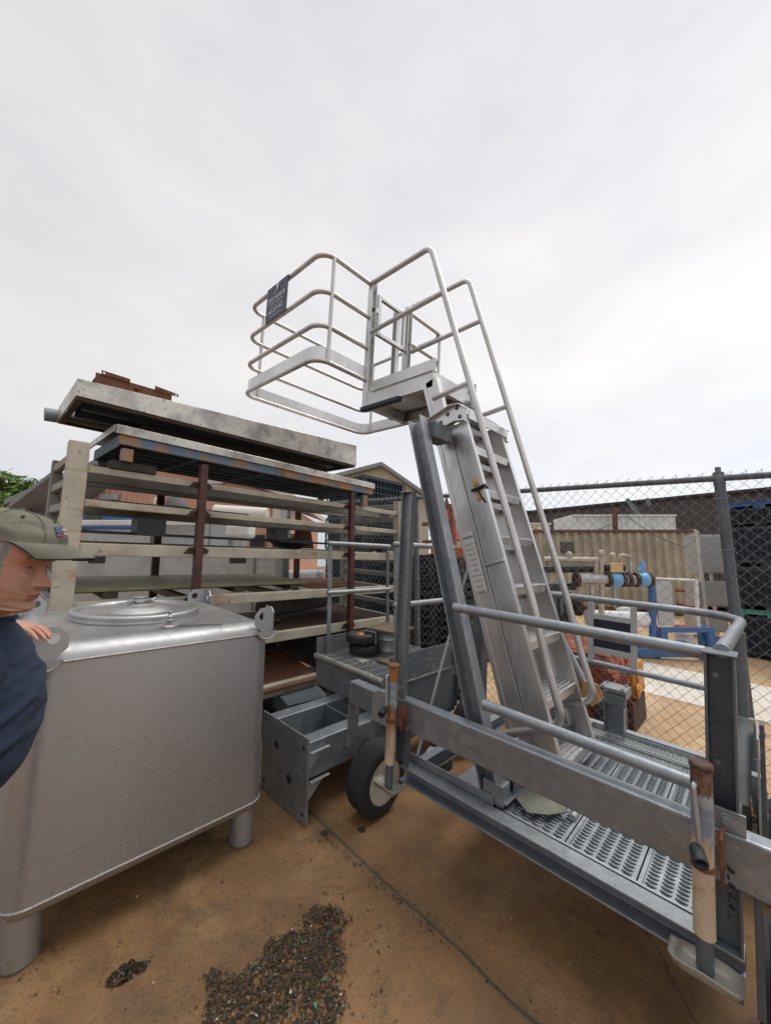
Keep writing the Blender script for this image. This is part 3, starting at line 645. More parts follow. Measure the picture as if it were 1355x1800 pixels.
# zinc cheek and strut at the foot of the far handrail
mb = MB('t')
for x in (2.66,2.72): mb.plate([(x,.90,.89),(x,.83,.86),(x,.80,.79),(x,.85,.745),(x,.92,.79)], (1,0,0), .007)
mb.bolt((2.655,.86,.81),(-1,0,0),.014,.012); mb.build('cheek_plate', M['zinc_y'], rig, .002)
mb = MB('t'); mb.tube([(2.69,1.06,1.16),(2.69,.90,.865)], .013, 10, r2=.020); mb.build('gas_strut', M['galv_light'], rig)
mb = MB('t'); mb.plate([(1.90,.975,.472),(1.845,.895,.468),(1.90,.82,.470),(1.985,.76,.474),(2.02,.80,.478),(2.05,.975,.488)], (0,0,1), .006); mb.build('shoe_plate', M['greenish'], rig, .002)
for (p, q) in (((1.772,.10,.654),(1.772,1.66,.654)),((1.78,1.03,.409),(1.78,1.53,.409))):
    mb = MB('t'); pts = []; 
    for k in range(int((Vector(q)-Vector(p)).length/.012)): pts.append(Vector(p).lerp(Vector(q), k/130 if k < 130 else 1)+Vector((random.uniform(-.001,.001),0,random.uniform(-.001,.001))))
    mb.tube(pts, .004, 6); mb.build('weld_bead', M['galv_dark'], rig)
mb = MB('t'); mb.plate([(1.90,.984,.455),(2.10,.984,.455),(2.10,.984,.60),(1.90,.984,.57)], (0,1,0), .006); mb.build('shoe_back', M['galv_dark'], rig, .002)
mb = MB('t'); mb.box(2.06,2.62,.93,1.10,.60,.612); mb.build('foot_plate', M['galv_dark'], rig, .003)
# ---- upper landing
mb = MB('t'); mb.chan((2.10,1.73,2.855),(2.10,2.46,2.855),.13,.05,.007,(1,0,0)); mb.build('landing_side', A, rig, .002)
mb = MB('t'); mb.chan((2.625,1.73,2.855),(2.625,2.46,2.855),.13,.05,.007,(-1,0,0)); mb.build('landing_side', A, rig, .002)
mb = MB('t'); mb.box(2.086,2.094,1.70,2.36,2.905,2.99); mb.build('toe_plate', A, rig, .002)
mb = MB('t'); mb.box(2.631,2.639,1.70,2.40,2.905,2.99); mb.build('toe_plate', A, rig, .002)
for y_, zc, w_, d_ in ((2.45,2.855,.13,-1),(1.74,2.86,.12,1),(2.02,2.84,.07,-1)):
    mb = MB('t'); mb.chan((2.108,y_,zc),(2.617,y_,zc),w_,.04,.007,(0,d_,0)); mb.build('landing_beam', A, rig, .002)
mb = MB('t'); mb.box(2.072,2.12,2.03,2.46,2.755,2.792); mb.build('bumper', M['navyrub'], rig, .008)
mb = MB('t'); x = 2.135
while x < 2.6:
    mb.box(x,x+.006,1.77,2.43,2.895,2.918); x += .022
y = 1.78
while y < 2.43:
    mb.box(2.13,2.60,y,y+.010,2.893,2.905); y += .024
mb.build('landing_grating', M['alu'], rig)
# cage posts
for x in (2.125, 2.60):
    mb = MB('t'); mb.chan((x,2.455,2.79),(x,2.455,3.915),.062,.045,.006,(0,-1,0)); mb.bar((x+.02,2.485,2.79),(x+.02,2.485,3.9),.03,.03,(1,0,0))
    for z in (3.85,3.30,3.05): mb.bolt((x-.031,2.435,z),(-1,0,0),.009)
    mb.build('cage_post', A, rig, .002)
mb = MB('t'); mb.chan((2.50,2.47,2.80),(2.50,2.47,3.86),.055,.045,.006,(-1,0,0)); mb.build('gate_post', A, rig, .002)
mb = MB('t'); zt, zb = 3.84, 3.47
mb.bar((2.21,2.44,zb),(2.21,2.44,zt),.034,.034,(1,0,0)); mb.bar((2.21,2.44,zt-.017),(2.545,2.44,zt-.017),.034,.034); mb.bar((2.21,2.44,zb+.017),(2.545,2.44,zb+.017),.034,.034); mb.bar((2.545,2.44,zb),(2.545,2.44,zt),.034,.034,(1,0,0))
mb.build('gate', A, rig, .002)
mb = MB('t'); mb.box(2.15,2.215,2.425,2.45,3.66,3.70); mb.build('gate_latch', A, rig, .002)
# cage hoops
CX0, CX1, CY0, CY1 = 1.60, 3.165, 2.44, 3.62
for z in (3.885,3.585,3.31,3.03):
    path = rpath([(2.11,CY0,z),(CX0,CY0,z),(CX0,CY1,z),(CX1,CY1,z),(CX1,CY0,z),(2.62,CY0,z)], .125, 8)
    mb = MB('t'); mb.tube(path, .0185, 14); mb.build('cage_hoop', AT, rig)
mb = MB('t'); path = rpath([(2.11,CY0,0),(CX0,CY0,0),(CX0,CY1,0),(CX1,CY1,0),(CX1,CY0,0),(2.62,CY0,0)], .125, 8)
n = len(path); vs = []; fs = []
for p in path: vs += [(p[0],p[1],3.045),(p[0],p[1],3.145)]
for p in path:
    c = Vector((2.38,3.03,0)); d = (c-p); d.z = 0; d = d.normalized()*.005; vs += [(p[0]+d.x,p[1]+d.y,3.045),(p[0]+d.x,p[1]+d.y,3.145)]
for i in range(n-1):
    a, b_ = 2*i, 2*(i+1); fs += [(a,b_,b_+1,a+1),(2*n+a,2*n+a+1,2*n+b_+1,2*n+b_),(a+1,b_+1,2*n+b_+1,2*n+a+1),(a,2*n+a,2*n+b_,b_)]
mb.add(vs, fs, False); mb.build('toe_board', A, rig)
for q in ((1.70,CY0-.003),(CX0+.15,CY1),(CX1-.0,CY1-.14),(CX1-.06,CY0-.003)):
    mb = MB('t'); mb.tube([(q[0],q[1],3.03),(q[0],q[1],3.885)], .0155, 12); mb.build('cage_upright', AT, rig)
# sign on the cage
mb = MB('t'); mb.box(1.574,1.579,2.895,3.235,3.575,3.895); sg = mb.build('sign', M['sign_blue'], rig)
mb = MB('t'); X = Vector((0,-1,0)); Y = Vector((0,0,1)); bx = 1.5715
def sp(u, w): return Vector((bx, 3.235-u, 3.575+w))
lg = MB('t'); lg.plate([sp(.155,.31),sp(.205,.318),sp(.175,.245),sp(.150,.226),sp(.165,.25)], (-1,0,0), .001); lg.plate([sp(.11,.26),sp(.15,.226),sp(.13,.235)], (-1,0,0), .001); lg.build('emblem', M['sign_text'], sg)
for tx, sz, h, sq, bd in (('SAFE HARBOR',.056,.172,.78,.0008),('ACCESS SYSTEMS, INC.',.030,.137,.80,0),('LOADING RACK SAFETY',.022,.105,.85,0),('800-257-9957',.050,.060,.88,.0006),('www.safeharbor.com',.026,.026,.85,0)):
    mb = MB('t'); put_text(mb, tx, sz, sp(.17,h), X, Y, 'CENTER', sq, bd); mb.build('lettering', M['sign_text'], sg)
# ---- wheels
def wheel(x, y0, side):
    """axle along y; side=-1: dished rim faces -y"""
    R = .207; W = .142
    mb = MB('t'); c = (x, y0, R+.002); ax = (0,-side*-1.0,0) if False else (0, -side, 0)
    prof = [(.122,0),(.136,-.004),(.176,-.006),(.195,.006),(.2045,.020)]
    for k in range(5):                                # tread ribs
        a = .019+k*.0210; prof += [(R,a+.002),(R,a+.0148),(R-.008,a+.0152),(R-.008,a+.0206)]
    prof += [(.2045,W-.016),(.195,W-.006),(.176,W+.006),(.136,W+.004),(.122,W)]
    mb.lathe(prof, c, ax, 48)
    w = mb.build('wheel', M['rubber'], rig)
    mb = MB('t'); mb.lathe([(.132,-.003),(.127,.002),(.124,.012),(.119,.05),(.120,.075),(.075,.080),(.066,.066),(.034,.060),(.032,.045),(.0,.045)], c, ax, 40); mb.build('rim', M['rim'], w)
    mb = MB('t')
    for k in range(5): mb.bolt((x+.052*cos(k*1.2566), y0-side*.066, R+.052*sin(k*1.2566)), (0,side,0), .008)
    mb.build('wheel_nut', M['blackmetal'], w)
wheel(1.87, 1.795, -1); wheel(2.0, -.01, -1); wheel(3.0, 1.80, -1); wheel(3.0, -.01, -1)
for y in (1.97, -.045):
    mb = MB('t'); mb.box(1.70,1.79,y,y+.012,.40,.654); mb.box(1.79,1.90 if y > 1 else 2.05,y,y+.012,.20,.50); mb.build('fork_plate', G, rig, .003)
mb = MB('t'); mb.tube([(3.0,.02,.21),(3.0,1.85,.21)], .028, 12); mb.build('rear_axle', M['galv_dark'], rig)
for y in (.19, 1.50):
    mb = MB('t'); mb.box(2.96,3.04,y-.03,y+.03,.238,.40); mb.build('axle_hanger', M['galv_dark'], rig, .003)
def rusting(name, paint, rust, at, w):
    m = M[paint].copy(); m.name = name; N = m.node_tree; L = N.links; b = N.nodes['Principled BSDF']; src = b.inputs['Base Color'].links[0].from_socket
    t = N.nodes.new('ShaderNodeTexCoord'); s_ = N.nodes.new('ShaderNodeSeparateXYZ'); L.new(t.outputs['Generated'], s_.inputs[0])
    mp = N.nodes.new('ShaderNodeMapping'); mp.inputs['Scale'].default_value = (1,1,.35); L.new(t.outputs['Object'], mp.inputs[0])
    n = N.nodes.new('ShaderNodeTexNoise'); n.inputs['Scale'].default_value = 16; n.inputs['Detail'].default_value = 9; n.inputs['Roughness'].default_value = .7; L.new(mp.outputs[0], n.inputs['Vector'])
    a = N.nodes.new('ShaderNodeMath'); a.operation = 'MULTIPLY_ADD'; a.inputs[1].default_value = .9; L.new(n.outputs['Fac'], a.inputs[0]); L.new(s_.outputs['Z'], a.inputs[2])
    r = N.nodes.new('ShaderNodeMapRange'); r.inputs['From Min'].default_value = at+.45; r.inputs['From Max'].default_value = at+.45+w; L.new(a.outputs[0], r.inputs['Value'])
    n2 = N.nodes.new('ShaderNodeTexNoise'); n2.inputs['Scale'].default_value = 45; n2.inputs['Detail'].default_value = 8; L.new(t.outputs['Object'], n2.inputs['Vector'])
    rc = N.nodes.new('ShaderNodeValToRGB'); rc.color_ramp.elements[0].position = .35; rc.color_ramp.elements[0].color = (*[c*.45 for c in rust], 1); rc.color_ramp.elements[1].position = .68; rc.color_ramp.elements[1].color = (*rust, 1); L.new(n2.outputs['Fac'], rc.inputs[0])
    x = N.nodes.new('ShaderNodeMix'); x.data_type = 'RGBA'; L.new(r.outputs[0], x.inputs['Factor']); L.new(src, x.inputs[6]); L.new(rc.outputs[0], x.inputs[7]); L.new(x.outputs[2], b.inputs['Base Color']); return m
M['jackmix'] = rusting('cream jack paint rusting from the top', 'jackpaint', (.155,.078,.052), .62, .26)
M['jackmix2'] = rusting('orange rusted jack with a paler foot', 'jackpaint', (.36,.15,.065), .10, .30)
M['jackred'] = mat('dark rusted jack head', (.17,.06,.032), .6, 0, (8,(.10,.04,.025),.42,.7), .15, 60, [(5,(.30,.15,.08),.6,.75)], stretch=(1,1,.4))
M['pan'] = mat('weathered zinc pan', (.36,.35,.30), .5, .4, (9,(.22,.21,.17),.4,.7), .08, 60, [(7,(.16,.075,.035),.6,.75)])
# ---- jacks
def jack(x, y, zt, zo, zf, mats=None, split=.30):
    mb = MB('t'); mb.tube([(x,y,zo),(x,y,zo+split)], .0272, 20); mb.cur = 1; mb.tube([(x,y,zo+split),(x,y,zt)], .0272, 20, caps=False); mb.lathe([(.0272,0),(.0305,.0),(.0305,.014),(.024,.019),(0,.019)], (x,y,zt-.012), (0,0,1), 20)
    j = mb.build('jack', mats or [M['jackmix'], M['jackmix']], rig)
    mb = MB('t'); mb.tube([(x,y,zf+.01),(x,y,zo+.02)], .0215, 18); mb.build('inner_tube', M['galv_dark'], j)
    mb = MB('t'); a, b_ = .040, .086; vs = []; fs = []; ny = 10                      # dished foot
    sec = [(-a-.003,.030),(-a,.008),(-a+.012,0),(a-.012,0),(a,.008),(a+.003,.030)]
    for k in range(ny+1):
        t = -1+2*k/ny; lift = .028*max(0, abs(t)-.72)/.28; sh = 1-.22*max(0, abs(t)-.7)/.3
        for u, w in sec: vs.append((x+u*sh, y+b_*t, zf+max(w*(1-.25*abs(t)), lift)))
    q = len(vs)
    vs += [(v[0], v[1], v[2]-.005) for v in vs[:q]]
    for k in range(ny):
        for c in range(5): fs.append((k*6+c, k*6+c+1, (k+1)*6+c+1, (k+1)*6+c)); fs.append((q+k*6+c, q+(k+1)*6+c, q+(k+1)*6+c+1, q+k*6+c+1))
        for c in (0,5): fs.append((k*6+c, (k+1)*6+c, q+(k+1)*6+c, q+k*6+c))
    for k in (0, ny):
        for c in range(5): fs.append((k*6+c, k*6+c+1, q+k*6+c+1, q+k*6+c))
    mb.add(vs, fs, True); mb.build('foot_pan', M['pan'], j)
    mb = MB('t'); hx = x-.039; mb.tube(rpath([(x-.02,y+.012,zt-.055),(hx,y+.016,zt-.055),(hx-.004,y+.004,zt-.205)], .014), .0075, 10); h = mb.build('crank', M['inox'], j)
    mb = MB('t'); mb.lathe([(.010,0),(.018,.012),(.020,.054),(.018,.058),(.013,.054),(.011,.03)], (hx-.0,y+.014,zt-.222), (-.75,-.25,-.28), 18); mb.build('crank_grip', M['black'], h)
    mb = MB('t'); vs = []; nd = 18
    for k in range(nd+1):
        a = pi*.62+pi*.95*k/nd; lo = zt-.185-.03*abs(sin(k*1.7))-.04*(k > 11)*abs(sin(k*.9)); hi = zt-.085+.006*sin(k*2.1)
        vs += [(x+.0279*cos(a), y+.0279*sin(a), lo), (x+.0279*cos(a), y+.0279*sin(a), hi)]
    mb.add(vs, [(2*k,2*k+2,2*k+3,2*k+1) for k in range(nd)], True); mb.build('decal', M['decal'], j)
    mb = MB('t'); mb.box(x+.024,1.699,y-.045,y-.037,zt-.34,zt-.21); mb.box(x+.025,1.699,y-.037,y-.005,zt-.235,zt-.228); mb.lathe([(.031,0),(.031,.014)], (x,y,zt-.295), (0,0,1), 18); mb.build('jack_mount', M['rust'], j, .001)
    mb = MB('t')
    for k in range(9): mb.lathe([(.006,0),(.0085,.003),(.006,.006)], (x+.035+.010*sin(k*1.3), y-.058-.004*(k % 2), zt-.28-.016*k), (1,0,0) if k % 2 else (0,1,0), 8)
    mb.build('chain', M['blackmetal'], j)
jack(1.590, .249, 1.035, .555, .450); jack(1.625, 1.548, 1.010, .500, .372, [M['jackmix2'], M['jackmix2']])
# ------------------------------------------------------------------ stainless tank (frame 's')
tank = thing('stainless_tank', (.63, 2.45, 0), 'large square stainless steel tote tank with round lid, lifting lugs and stub legs', 'tank', fr='s')
TX0, TX1, TY0, TY1 = .18, 1.228, 2.08, 3.05
def rrect(ins, z, r, n=8):
    pts = []
    x0, x1, y0, y1 = TX0+ins, TX1-ins, TY0+ins, TY1-ins; r = max(.01, r)
    for cx_, cy_, a0 in ((x1-r,y1-r,0),(x0+r,y1-r,90),(x0+r,y0+r,180),(x1-r,y0+r,270)):
        for k in range(n+1):
            a = radians(a0+90*k/n); pts.append((cx_+r*cos(a), cy_+r*sin(a), z))
    return pts
def shell(levels, smooth=True, cap0=False, cap1=False):
    mb = MB('s'); vs = []; n = 36
    for ins, z, r in levels: vs += rrect(ins, z, r)
    fs = [(i*n+k, i*n+(k+1) % n, (i+1)*n+(k+1) % n, (i+1)*n+k) for i in range(len(levels)-1) for k in range(n)]
    mb.add(vs, fs, smooth)
    if cap0: mb.add(vs[:n], [tuple(range(n-1,-1,-1))])
    if cap1: mb.add(vs[-n:], [tuple(range(n))])
    return mb
shell([(0,.237,.085),(0,.7,.085),(0,1.116,.085)]).build('tank_wall', M['inox'], tank)
mb = shell([(0,1.116,.085),(.004,1.136,.082),(.014,1.154,.075),(.030,1.167,.06),(.052,1.176,.045),(.075,1.179,.03)]); mb.build('top_edge', M['inox_bright'], tank)
shell([(.0745,1.1789,.03),(.2,1.182,.02)], True, False, True).build('tank_top', M['inox_top'], tank)
shell([(.10,.170,.03),(.05,.176,.05),(.018,.198,.07),(.003,.222,.083),(0,.237,.085)], True, True).build('tank_bottom', M['inox'], tank)
for z in (1.116, .237):
    mb = MB('s'); mb.tube(rrect(-.001, z, .086), .0055, 8, closed=True); mb.build('weld_seam', M['weld'], tank)
for x in (TX0+.085, TX1-.072):
    for y in (TY0+.105, TY1-.10):
        mb = MB('s'); mb.lathe([(.064,.0),(.064,.19)], (x,y,.012), (0,0,1), 28); mb.lathe([(.054,0),(.058,.012)], (x,y,0), (0,0,1), 28)
        l = mb.build('leg', M['inox'], tank)
        mb = MB('s'); mb.tube([(x+.0645*cos(2*pi*k/28), y+.0645*sin(2*pi*k/28), .186) for k in range(28)], .004, 6, closed=True); mb.build('weld_seam', M['weld'], l)
# lid
lc = (.685, 2.63); LR = .315; LZ = -.039
mb = MB('s'); mb.lathe([(LR-.02,1.215),(LR,1.218),(LR+.004,1.232),(LR-.004,1.240),(LR+.004,1.248),(LR+.002,1.262),(LR-.012,1.268),(LR-.028,1.260),(LR-.034,1.246)], (*lc,LZ), (0,0,1), 72); lid = mb.build('lid', M['inox_bright'], tank)
mb = MB('s'); mb.lathe([(LR-.030,1.248),(LR-.075,1.243),(.205,1.249),(.165,1.252)], (*lc,LZ), (0,0,1), 72); mb.build('lid_panel', M['inox_top'], lid)
mb = MB('s'); mb.lathe([(.170,1.250),(.160,1.258),(.135,1.274),(.118,1.282),(.075,1.284),(.07,1.288),(.05,1.290)], (*lc,LZ), (0,0,1), 56); mb.build('lid_dome', M['inox_bright'], lid)
mb = MB('s'); mb.lathe([(.030,1.286),(.030,1.315),(.037,1.317),(.037,1.324),(.028,1.326),(.0,1.326)], (*lc,LZ), (0,0,1), 24)
mb.lathe([(.049,1.296),(.049,1.312),(.043,1.314),(.043,1.294)], (*lc,LZ), (0,0,1), 26); mb.box(lc[0]+.03,lc[0]+.068,lc[1]-.022,lc[1]+.0,1.294+LZ,1.312+LZ); mb.bolt((lc[0]-.05,lc[1]-.03,1.303+LZ),(-.7,-.6,0),.010,.02); mb.tube([(lc[0]+.05,lc[1]-.04,1.304+LZ),(lc[0]+.075,lc[1]-.03,1.318+LZ)],.006,8)
mb.build('clamp_collar', M['inox'], lid, .001)
# small valve on the front part of the top
vx, vy = .72, 2.215
mb = MB('s'); mb.lathe([(.038,1.2195),(.038,1.226),(.030,1.233),(.022,1.234)], (vx,vy,-.039), (0,0,1), 6, False); mb.build('plug_base', M['weld'], tank)
mb = MB('s'); mb.lathe([(.012,1.232),(.012,1.250),(.017,1.251),(.017,1.260),(.012,1.261),(.012,1.268),(.016,1.269),(.016,1.276),(.008,1.278),(.008,1.293),(.010,1.294),(.010,1.300),(0,1.301)], (vx,vy,-.039), (0,0,1), 16); mb.build('plug_valve', M['inox_bright'], tank)
# lifting lugs: folded plates on the four corners
def lug(x, y, sx, sy, name='lifting_lug'):
    """sx, sy point away from the tank; a face along x and a face along y meeting at the corner"""
    t = .006; h0, h1 = 1.128, 1.262; L = .122
    mb = MB('s')
    fx = [(x, y, h0+.012),(x-sx*.03, y, h0),(x-sx*L*.62, y, h0),(x-sx*L, y, h0+.045),(x-sx*L, y, h1-.04),(x-sx*L*.72, y, h1),(x-sx*.03, y, h1),(x, y, h1-.03)]
    mb.plate(fx, (0,-sy,0), t, ((x-sx*L*.60, y, h0+.088), .021))
    fy = [(x, y, h0+.012),(x, y-sy*.03, h0),(x, y-sy*L*.62, h0),(x, y-sy*L, h0+.045),(x, y-sy*L, h1-.04),(x, y-sy*L*.72, h1),(x, y-sy*.03, h1),(x, y, h1-.03)]
    mb.plate(fy, (-sx,0,0), t, ((x, y-sy*L*.60, h0+.088), .021))
    o = mb.build(name, M['inox'], tank, .0012)
    mb = MB('s'); c = Vector((x-sx*.05, y+sy*.001, 1.132)); pts = [c+Vector((-sx*-.055*cos(pi*k/12), sy*.008*0, -.042*sin(pi*k/12)+.0)) for k in range(13)]
    mb.plate([p+Vector((0,sy*.004,0)) for p in pts] , (0,sy,0), .006); mb.tube([p+Vector((0,sy*.008,0)) for p in pts], .005, 8); mb.build('lug_pad', M['inox_bright'], o)
lug(TX1+.010, TY0-.012, 1, -1); lug(TX0-.004, TY0-.012, -1, -1); lug(TX1-.012, TY1-.02, 1, 1); lug(TX0+.012, TY1-.02, -1, 1)
# faint scuffs on the front
mb = MB('s')
for _ in range(60):
    c = random.choice([(.52,.72),(.75,.75),(.66,.62)]); x = random.gauss(c[0],.07); z = random.gauss(c[1],.03); l = random.uniform(.006,.03)
    mb.add([(x,TY0-.0008,z),(x+l,TY0-.0008,z+l*.25),(x+l,TY0-.0008,z+l*.25+.0016),(x,TY0-.0008,z+.0016)], [(0,1,2,3)])
for (x, z, n_) in ((.62,.70,14),(.80,.66,12),(.73,.62,10),(.98,.93,6),(.45,.88,5)):
    for _ in range(n_):
        a = x+random.gauss(0,.012); b_ = z+random.gauss(0,.018); l = random.uniform(.004,.018); w = random.uniform(.0008,.002); t = random.uniform(-.8,.8)
        mb.add([(a,TY0-.0009,b_),(a+l,TY0-.0009,b_+l*t),(a+l,TY0-.0009,b_+l*t+w),(a,TY0-.0009,b_+w)], [(0,1,2,3)])
for (x, z, l, sl) in ((.30,.82,.10,-.25),(.66,.80,.07,.2),(.95,.55,.12,.05),(.5,.45,.09,.3),(.82,.98,.05,-.1),(.38,.60,.03,.9)):
    mb.add([(x,TY0-.0007,z),(x+l,TY0-.0007,z+l*sl),(x+l,TY0-.0007,z+l*sl+.0012),(x,TY0-.0007,z+.0012)], [(0,1,2,3)])
o = mb.build('scuff_mark', M['weld'], tank); o['kind'] = 'stuff'
mb = MB('s'); mb.tube([(.75,2.205,1.1845),(.86,2.15,1.188),(.955,2.12,1.183)], .0022, 6); o = mb.build('wire', M['rust_dark']); tag(o, 'short thin dark wire lying beside the valve on the tank top', 'wire')
# ------------------------------------------------------------------ storage rack (frame 's')
rack = thing('storage_rack', (2.0, 3.7, 0), 'tall rusty cream painted steel rack with many horizontal rails behind the tank', 'rack', fr='s')
C = M['cream']; CG = M['cream_grey']
RX0, RX1, RY0, RY1 = .40, 3.60, 3.20, 4.22
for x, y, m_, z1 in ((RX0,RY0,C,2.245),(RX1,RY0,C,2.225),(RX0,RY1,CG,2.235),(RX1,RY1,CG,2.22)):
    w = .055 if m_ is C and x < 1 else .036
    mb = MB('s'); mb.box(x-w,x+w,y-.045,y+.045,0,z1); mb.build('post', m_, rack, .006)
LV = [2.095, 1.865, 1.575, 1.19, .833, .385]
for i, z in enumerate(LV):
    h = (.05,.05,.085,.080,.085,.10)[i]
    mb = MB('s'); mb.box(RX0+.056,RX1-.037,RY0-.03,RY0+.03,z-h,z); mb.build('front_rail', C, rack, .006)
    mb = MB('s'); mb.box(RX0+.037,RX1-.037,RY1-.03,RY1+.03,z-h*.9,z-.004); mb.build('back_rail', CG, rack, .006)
z = 2.19
while z > .3:
    for x in (RX0, RX1):
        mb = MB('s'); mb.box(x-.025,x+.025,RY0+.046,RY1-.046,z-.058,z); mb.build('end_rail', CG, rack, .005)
    z -= .172
for x in (1.19, 2.775):
    mb = MB('s'); mb.box(x-.028,x+.028,RY0-.088,RY0-.033,0,2.235); u = mb.build('upright', M['redoxide'], rack, .004)
    for z in LV:
        mb = MB('s'); k_ = random.uniform(.05,.075); mb.plate([(x-.085-k_*.3,RY0-.0305,z-.058),(x+.08,RY0-.0305,z-.056),(x+.075+k_*.3,RY0-.0305,z-.03),(x+.06,RY0-.0305,z-.006),(x-.06,RY0-.0305,z-.008),(x-.09,RY0-.0305,z-.045)], (0,-1,0), .002); mb.build('rust_patch', M['rust_dark'], u)
    mb = MB('s'); mb.box(x-.03,x+.03,RY1-.085,RY1-.032,0,2.19); mb.build('upright', M['rust_dark'], rack, .004)
for i in (0,1):
    for y in (3.5, 3.85):
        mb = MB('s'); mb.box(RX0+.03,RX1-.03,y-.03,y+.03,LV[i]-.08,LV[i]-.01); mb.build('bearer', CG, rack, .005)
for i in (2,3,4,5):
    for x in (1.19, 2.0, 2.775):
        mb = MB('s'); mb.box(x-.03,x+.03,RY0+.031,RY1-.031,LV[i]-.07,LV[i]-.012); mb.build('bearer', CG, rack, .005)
# ---- things lying on the rack
def slab(name, lab, x0, x1, y0, y1, z0, z1, mt, ms, tilt=0, legs=None, zr=0):
    """a deck section: tread plate skin over a steel frame; z0..z1 at the left end, dropping by tilt to the right"""
    t = thing(name, ((x0+x1)/2,(y0+y1)/2,z0), lab, 'deck section', fr='s')
    def zz(x): return tilt*(x-x0)/(x1-x0)
    mb = MB('s'); P = lambda x, y, z: (x, y, z+zz(x))
    def bx(m, a0,a1,b0,b1,c0,c1):
        m.add([P(a0,b0,c0),P(a1,b0,c0),P(a1,b1,c0),P(a0,b1,c0),P(a0,b0,c1),P(a1,b0,c1),P(a1,b1,c1),P(a0,b1,c1)], [(0,3,2,1),(4,5,6,7),(0,1,5,4),(1,2,6,5),(2,3,7,6),(3,0,4,7)])
    return t, bx
# upper slab
t, bx = slab('tread_plate_deck', 'long tread plate deck section tilted on top of the pile with rusty lower edge', .345, 2.82, 3.12, 4.02, 2.50, 2.66, None, None, .09)
def wedge(m, a0,a1,b0,b1,c0,c1):
    """level underneath, top rising to the right"""
    m.add([(a0,b0,c0),(a1,b0,c0),(a1,b1,c0),(a0,b1,c0),P(a0,b0,c1),P(a1,b0,c1),P(a1,b1,c1),P(a0,b1,c1)], [(0,3,2,1),(4,5,6,7),(0,1,5,4),(1,2,6,5),(2,3,7,6),(3,0,4,7)])
def P(x, y, z): return (x, y, z+.113*(x-.345)/2.475)
def bx(m, a0,a1,b0,b1,c0,c1): m.add([P(a0,b0,c0),P(a1,b0,c0),P(a1,b1,c0),P(a0,b1,c0),P(a0,b0,c1),P(a1,b0,c1),P(a1,b1,c1),P(a0,b1,c1)], [(0,3,2,1),(4,5,6,7),(0,1,5,4),(1,2,6,5),(2,3,7,6),(3,0,4,7)])
mb = MB('s'); wedge(mb,.345,2.82,3.12,3.126,2.536,2.656); bx(mb,.345,2.82,3.126,4.02,2.650,2.656); wedge(mb,.345,.351,3.126,4.02,2.536,2.650); wedge(mb,2.814,2.82,3.126,4.02,2.536,2.650); mb.build('tread_skin', M['tread'], t, .004)
mb = MB('s')
for q in ((.35,2.81,3.127,3.17),(.35,.39,3.17,4.0),(2.77,2.81,3.17,4.0),(.39,2.77,3.96,4.0)): mb.box(*q,2.514,2.535)
mb.build('rusty_flange', M['rust_dark'], t, .003)
mb = MB('s')
for y in (3.42,3.70): wedge(mb,.42,2.75,y,y+.06,2.535,2.632)
bx(mb,.41,2.76,3.2,3.95,2.634,2.642); mb.build('under_frame', M['blueframe'], t, .003)
# lower slab
t2, bx2 = slab('tread_plate_platform', 'lower tread plate platform with chipped blue and orange edge, on short legs on the rack', .60, 3.07, 3.10, 3.98, 2.2, 2.4, None, None, -.03)
mb = MB('s'); bx2(mb,.575,3.08,3.085,3.10,2.335,2.40); bx2(mb,.575,3.08,3.10,4.0,2.394,2.402); bx2(mb,.562,.576,3.10,3.98,2.345,2.395); mb.build('tread_skin', M['tread'], t2, .006)
mb = MB('s'); bx2(mb,.60,3.065,3.102,3.112,2.268,2.336); bx2(mb,.60,3.065,3.112,3.15,2.268,2.275); mb.build('edge_channel', M['bluerust'], t2, .003)
mb = MB('s')
bx2(mb,.60,.61,3.112,3.96,2.25,2.335)
for y in (3.30,3.48,3.66,3.82,3.94): bx2(mb,.612,3.05,y,y+.045,2.255,2.33)
for x in (1.1,1.7,2.4,3.02): bx2(mb,x,x+.04,3.152,3.94,2.256,2.30)
mb.build('under_frame', M['blueframe'], t2, .003)
for x, y in ((.66,3.13),(2.955,3.13),(.66,3.93),(2.955,3.93)):
    mb = MB('s'); mb.box(x-.035,x+.035,y-.018,y+.035,2.10 if x > 1 else 2.155,2.245 if x < 1 else 2.22); mb.build('leg', M['bluerust'], t2, .003)
mb = MB('s'); mb.box(.575,.86,3.15,3.27,2.098,2.155); tag(mb.build('timber_block', M['wood_dark'], None, .005), 'dark square timber block wedged under the left leg of the lower platform', 'timber block')
mb = MB('s'); mb.box(.575,.86,3.86,3.98,2.098,2.155); tag(mb.build('timber_block', M['wood_dark'], None, .005), 'dark timber block under the rear left leg of the lower platform', 'timber block')
for i, (x0,x1,y) in enumerate(((.8,2.6,3.22),(.8,2.6,3.86))):  # near-black battens stand in for the shade between the decks
    mb = MB('s'); mb.box(x0,x1,y+.14,y+.24,2.403,2.513); tag(mb.build('timber_batten', M['wood_dark'], None, .005), ('front','rear')[i]+' timber batten coloured dark as the shade in the gap between the two tread plate decks', 'timber batten')
# grey plastic pipe behind the upper slab
mb = MB('s'); a = Vector((.12,3.92,2.755)); b_ = Vector((3.33,3.92,2.83)); d = (b_-a).normalized()
P0 = Vector((.27,4.10,2.592)); P1 = Vector((3.02,4.10,2.775))
mb.tube([P0,P1], .056, 24, caps=False); mb.tube([P1,P0], .050, 24, caps=False)
e_ = (P1-P0).normalized()
for c in (P0,P1): mb.lathe([(.056,0),(.050,0)], c, e_, 24)
o = mb.build('plastic_pipe', M['pvc']); tag(o, 'long grey plastic pipe lying behind the topmost tread plate deck', 'pipe')
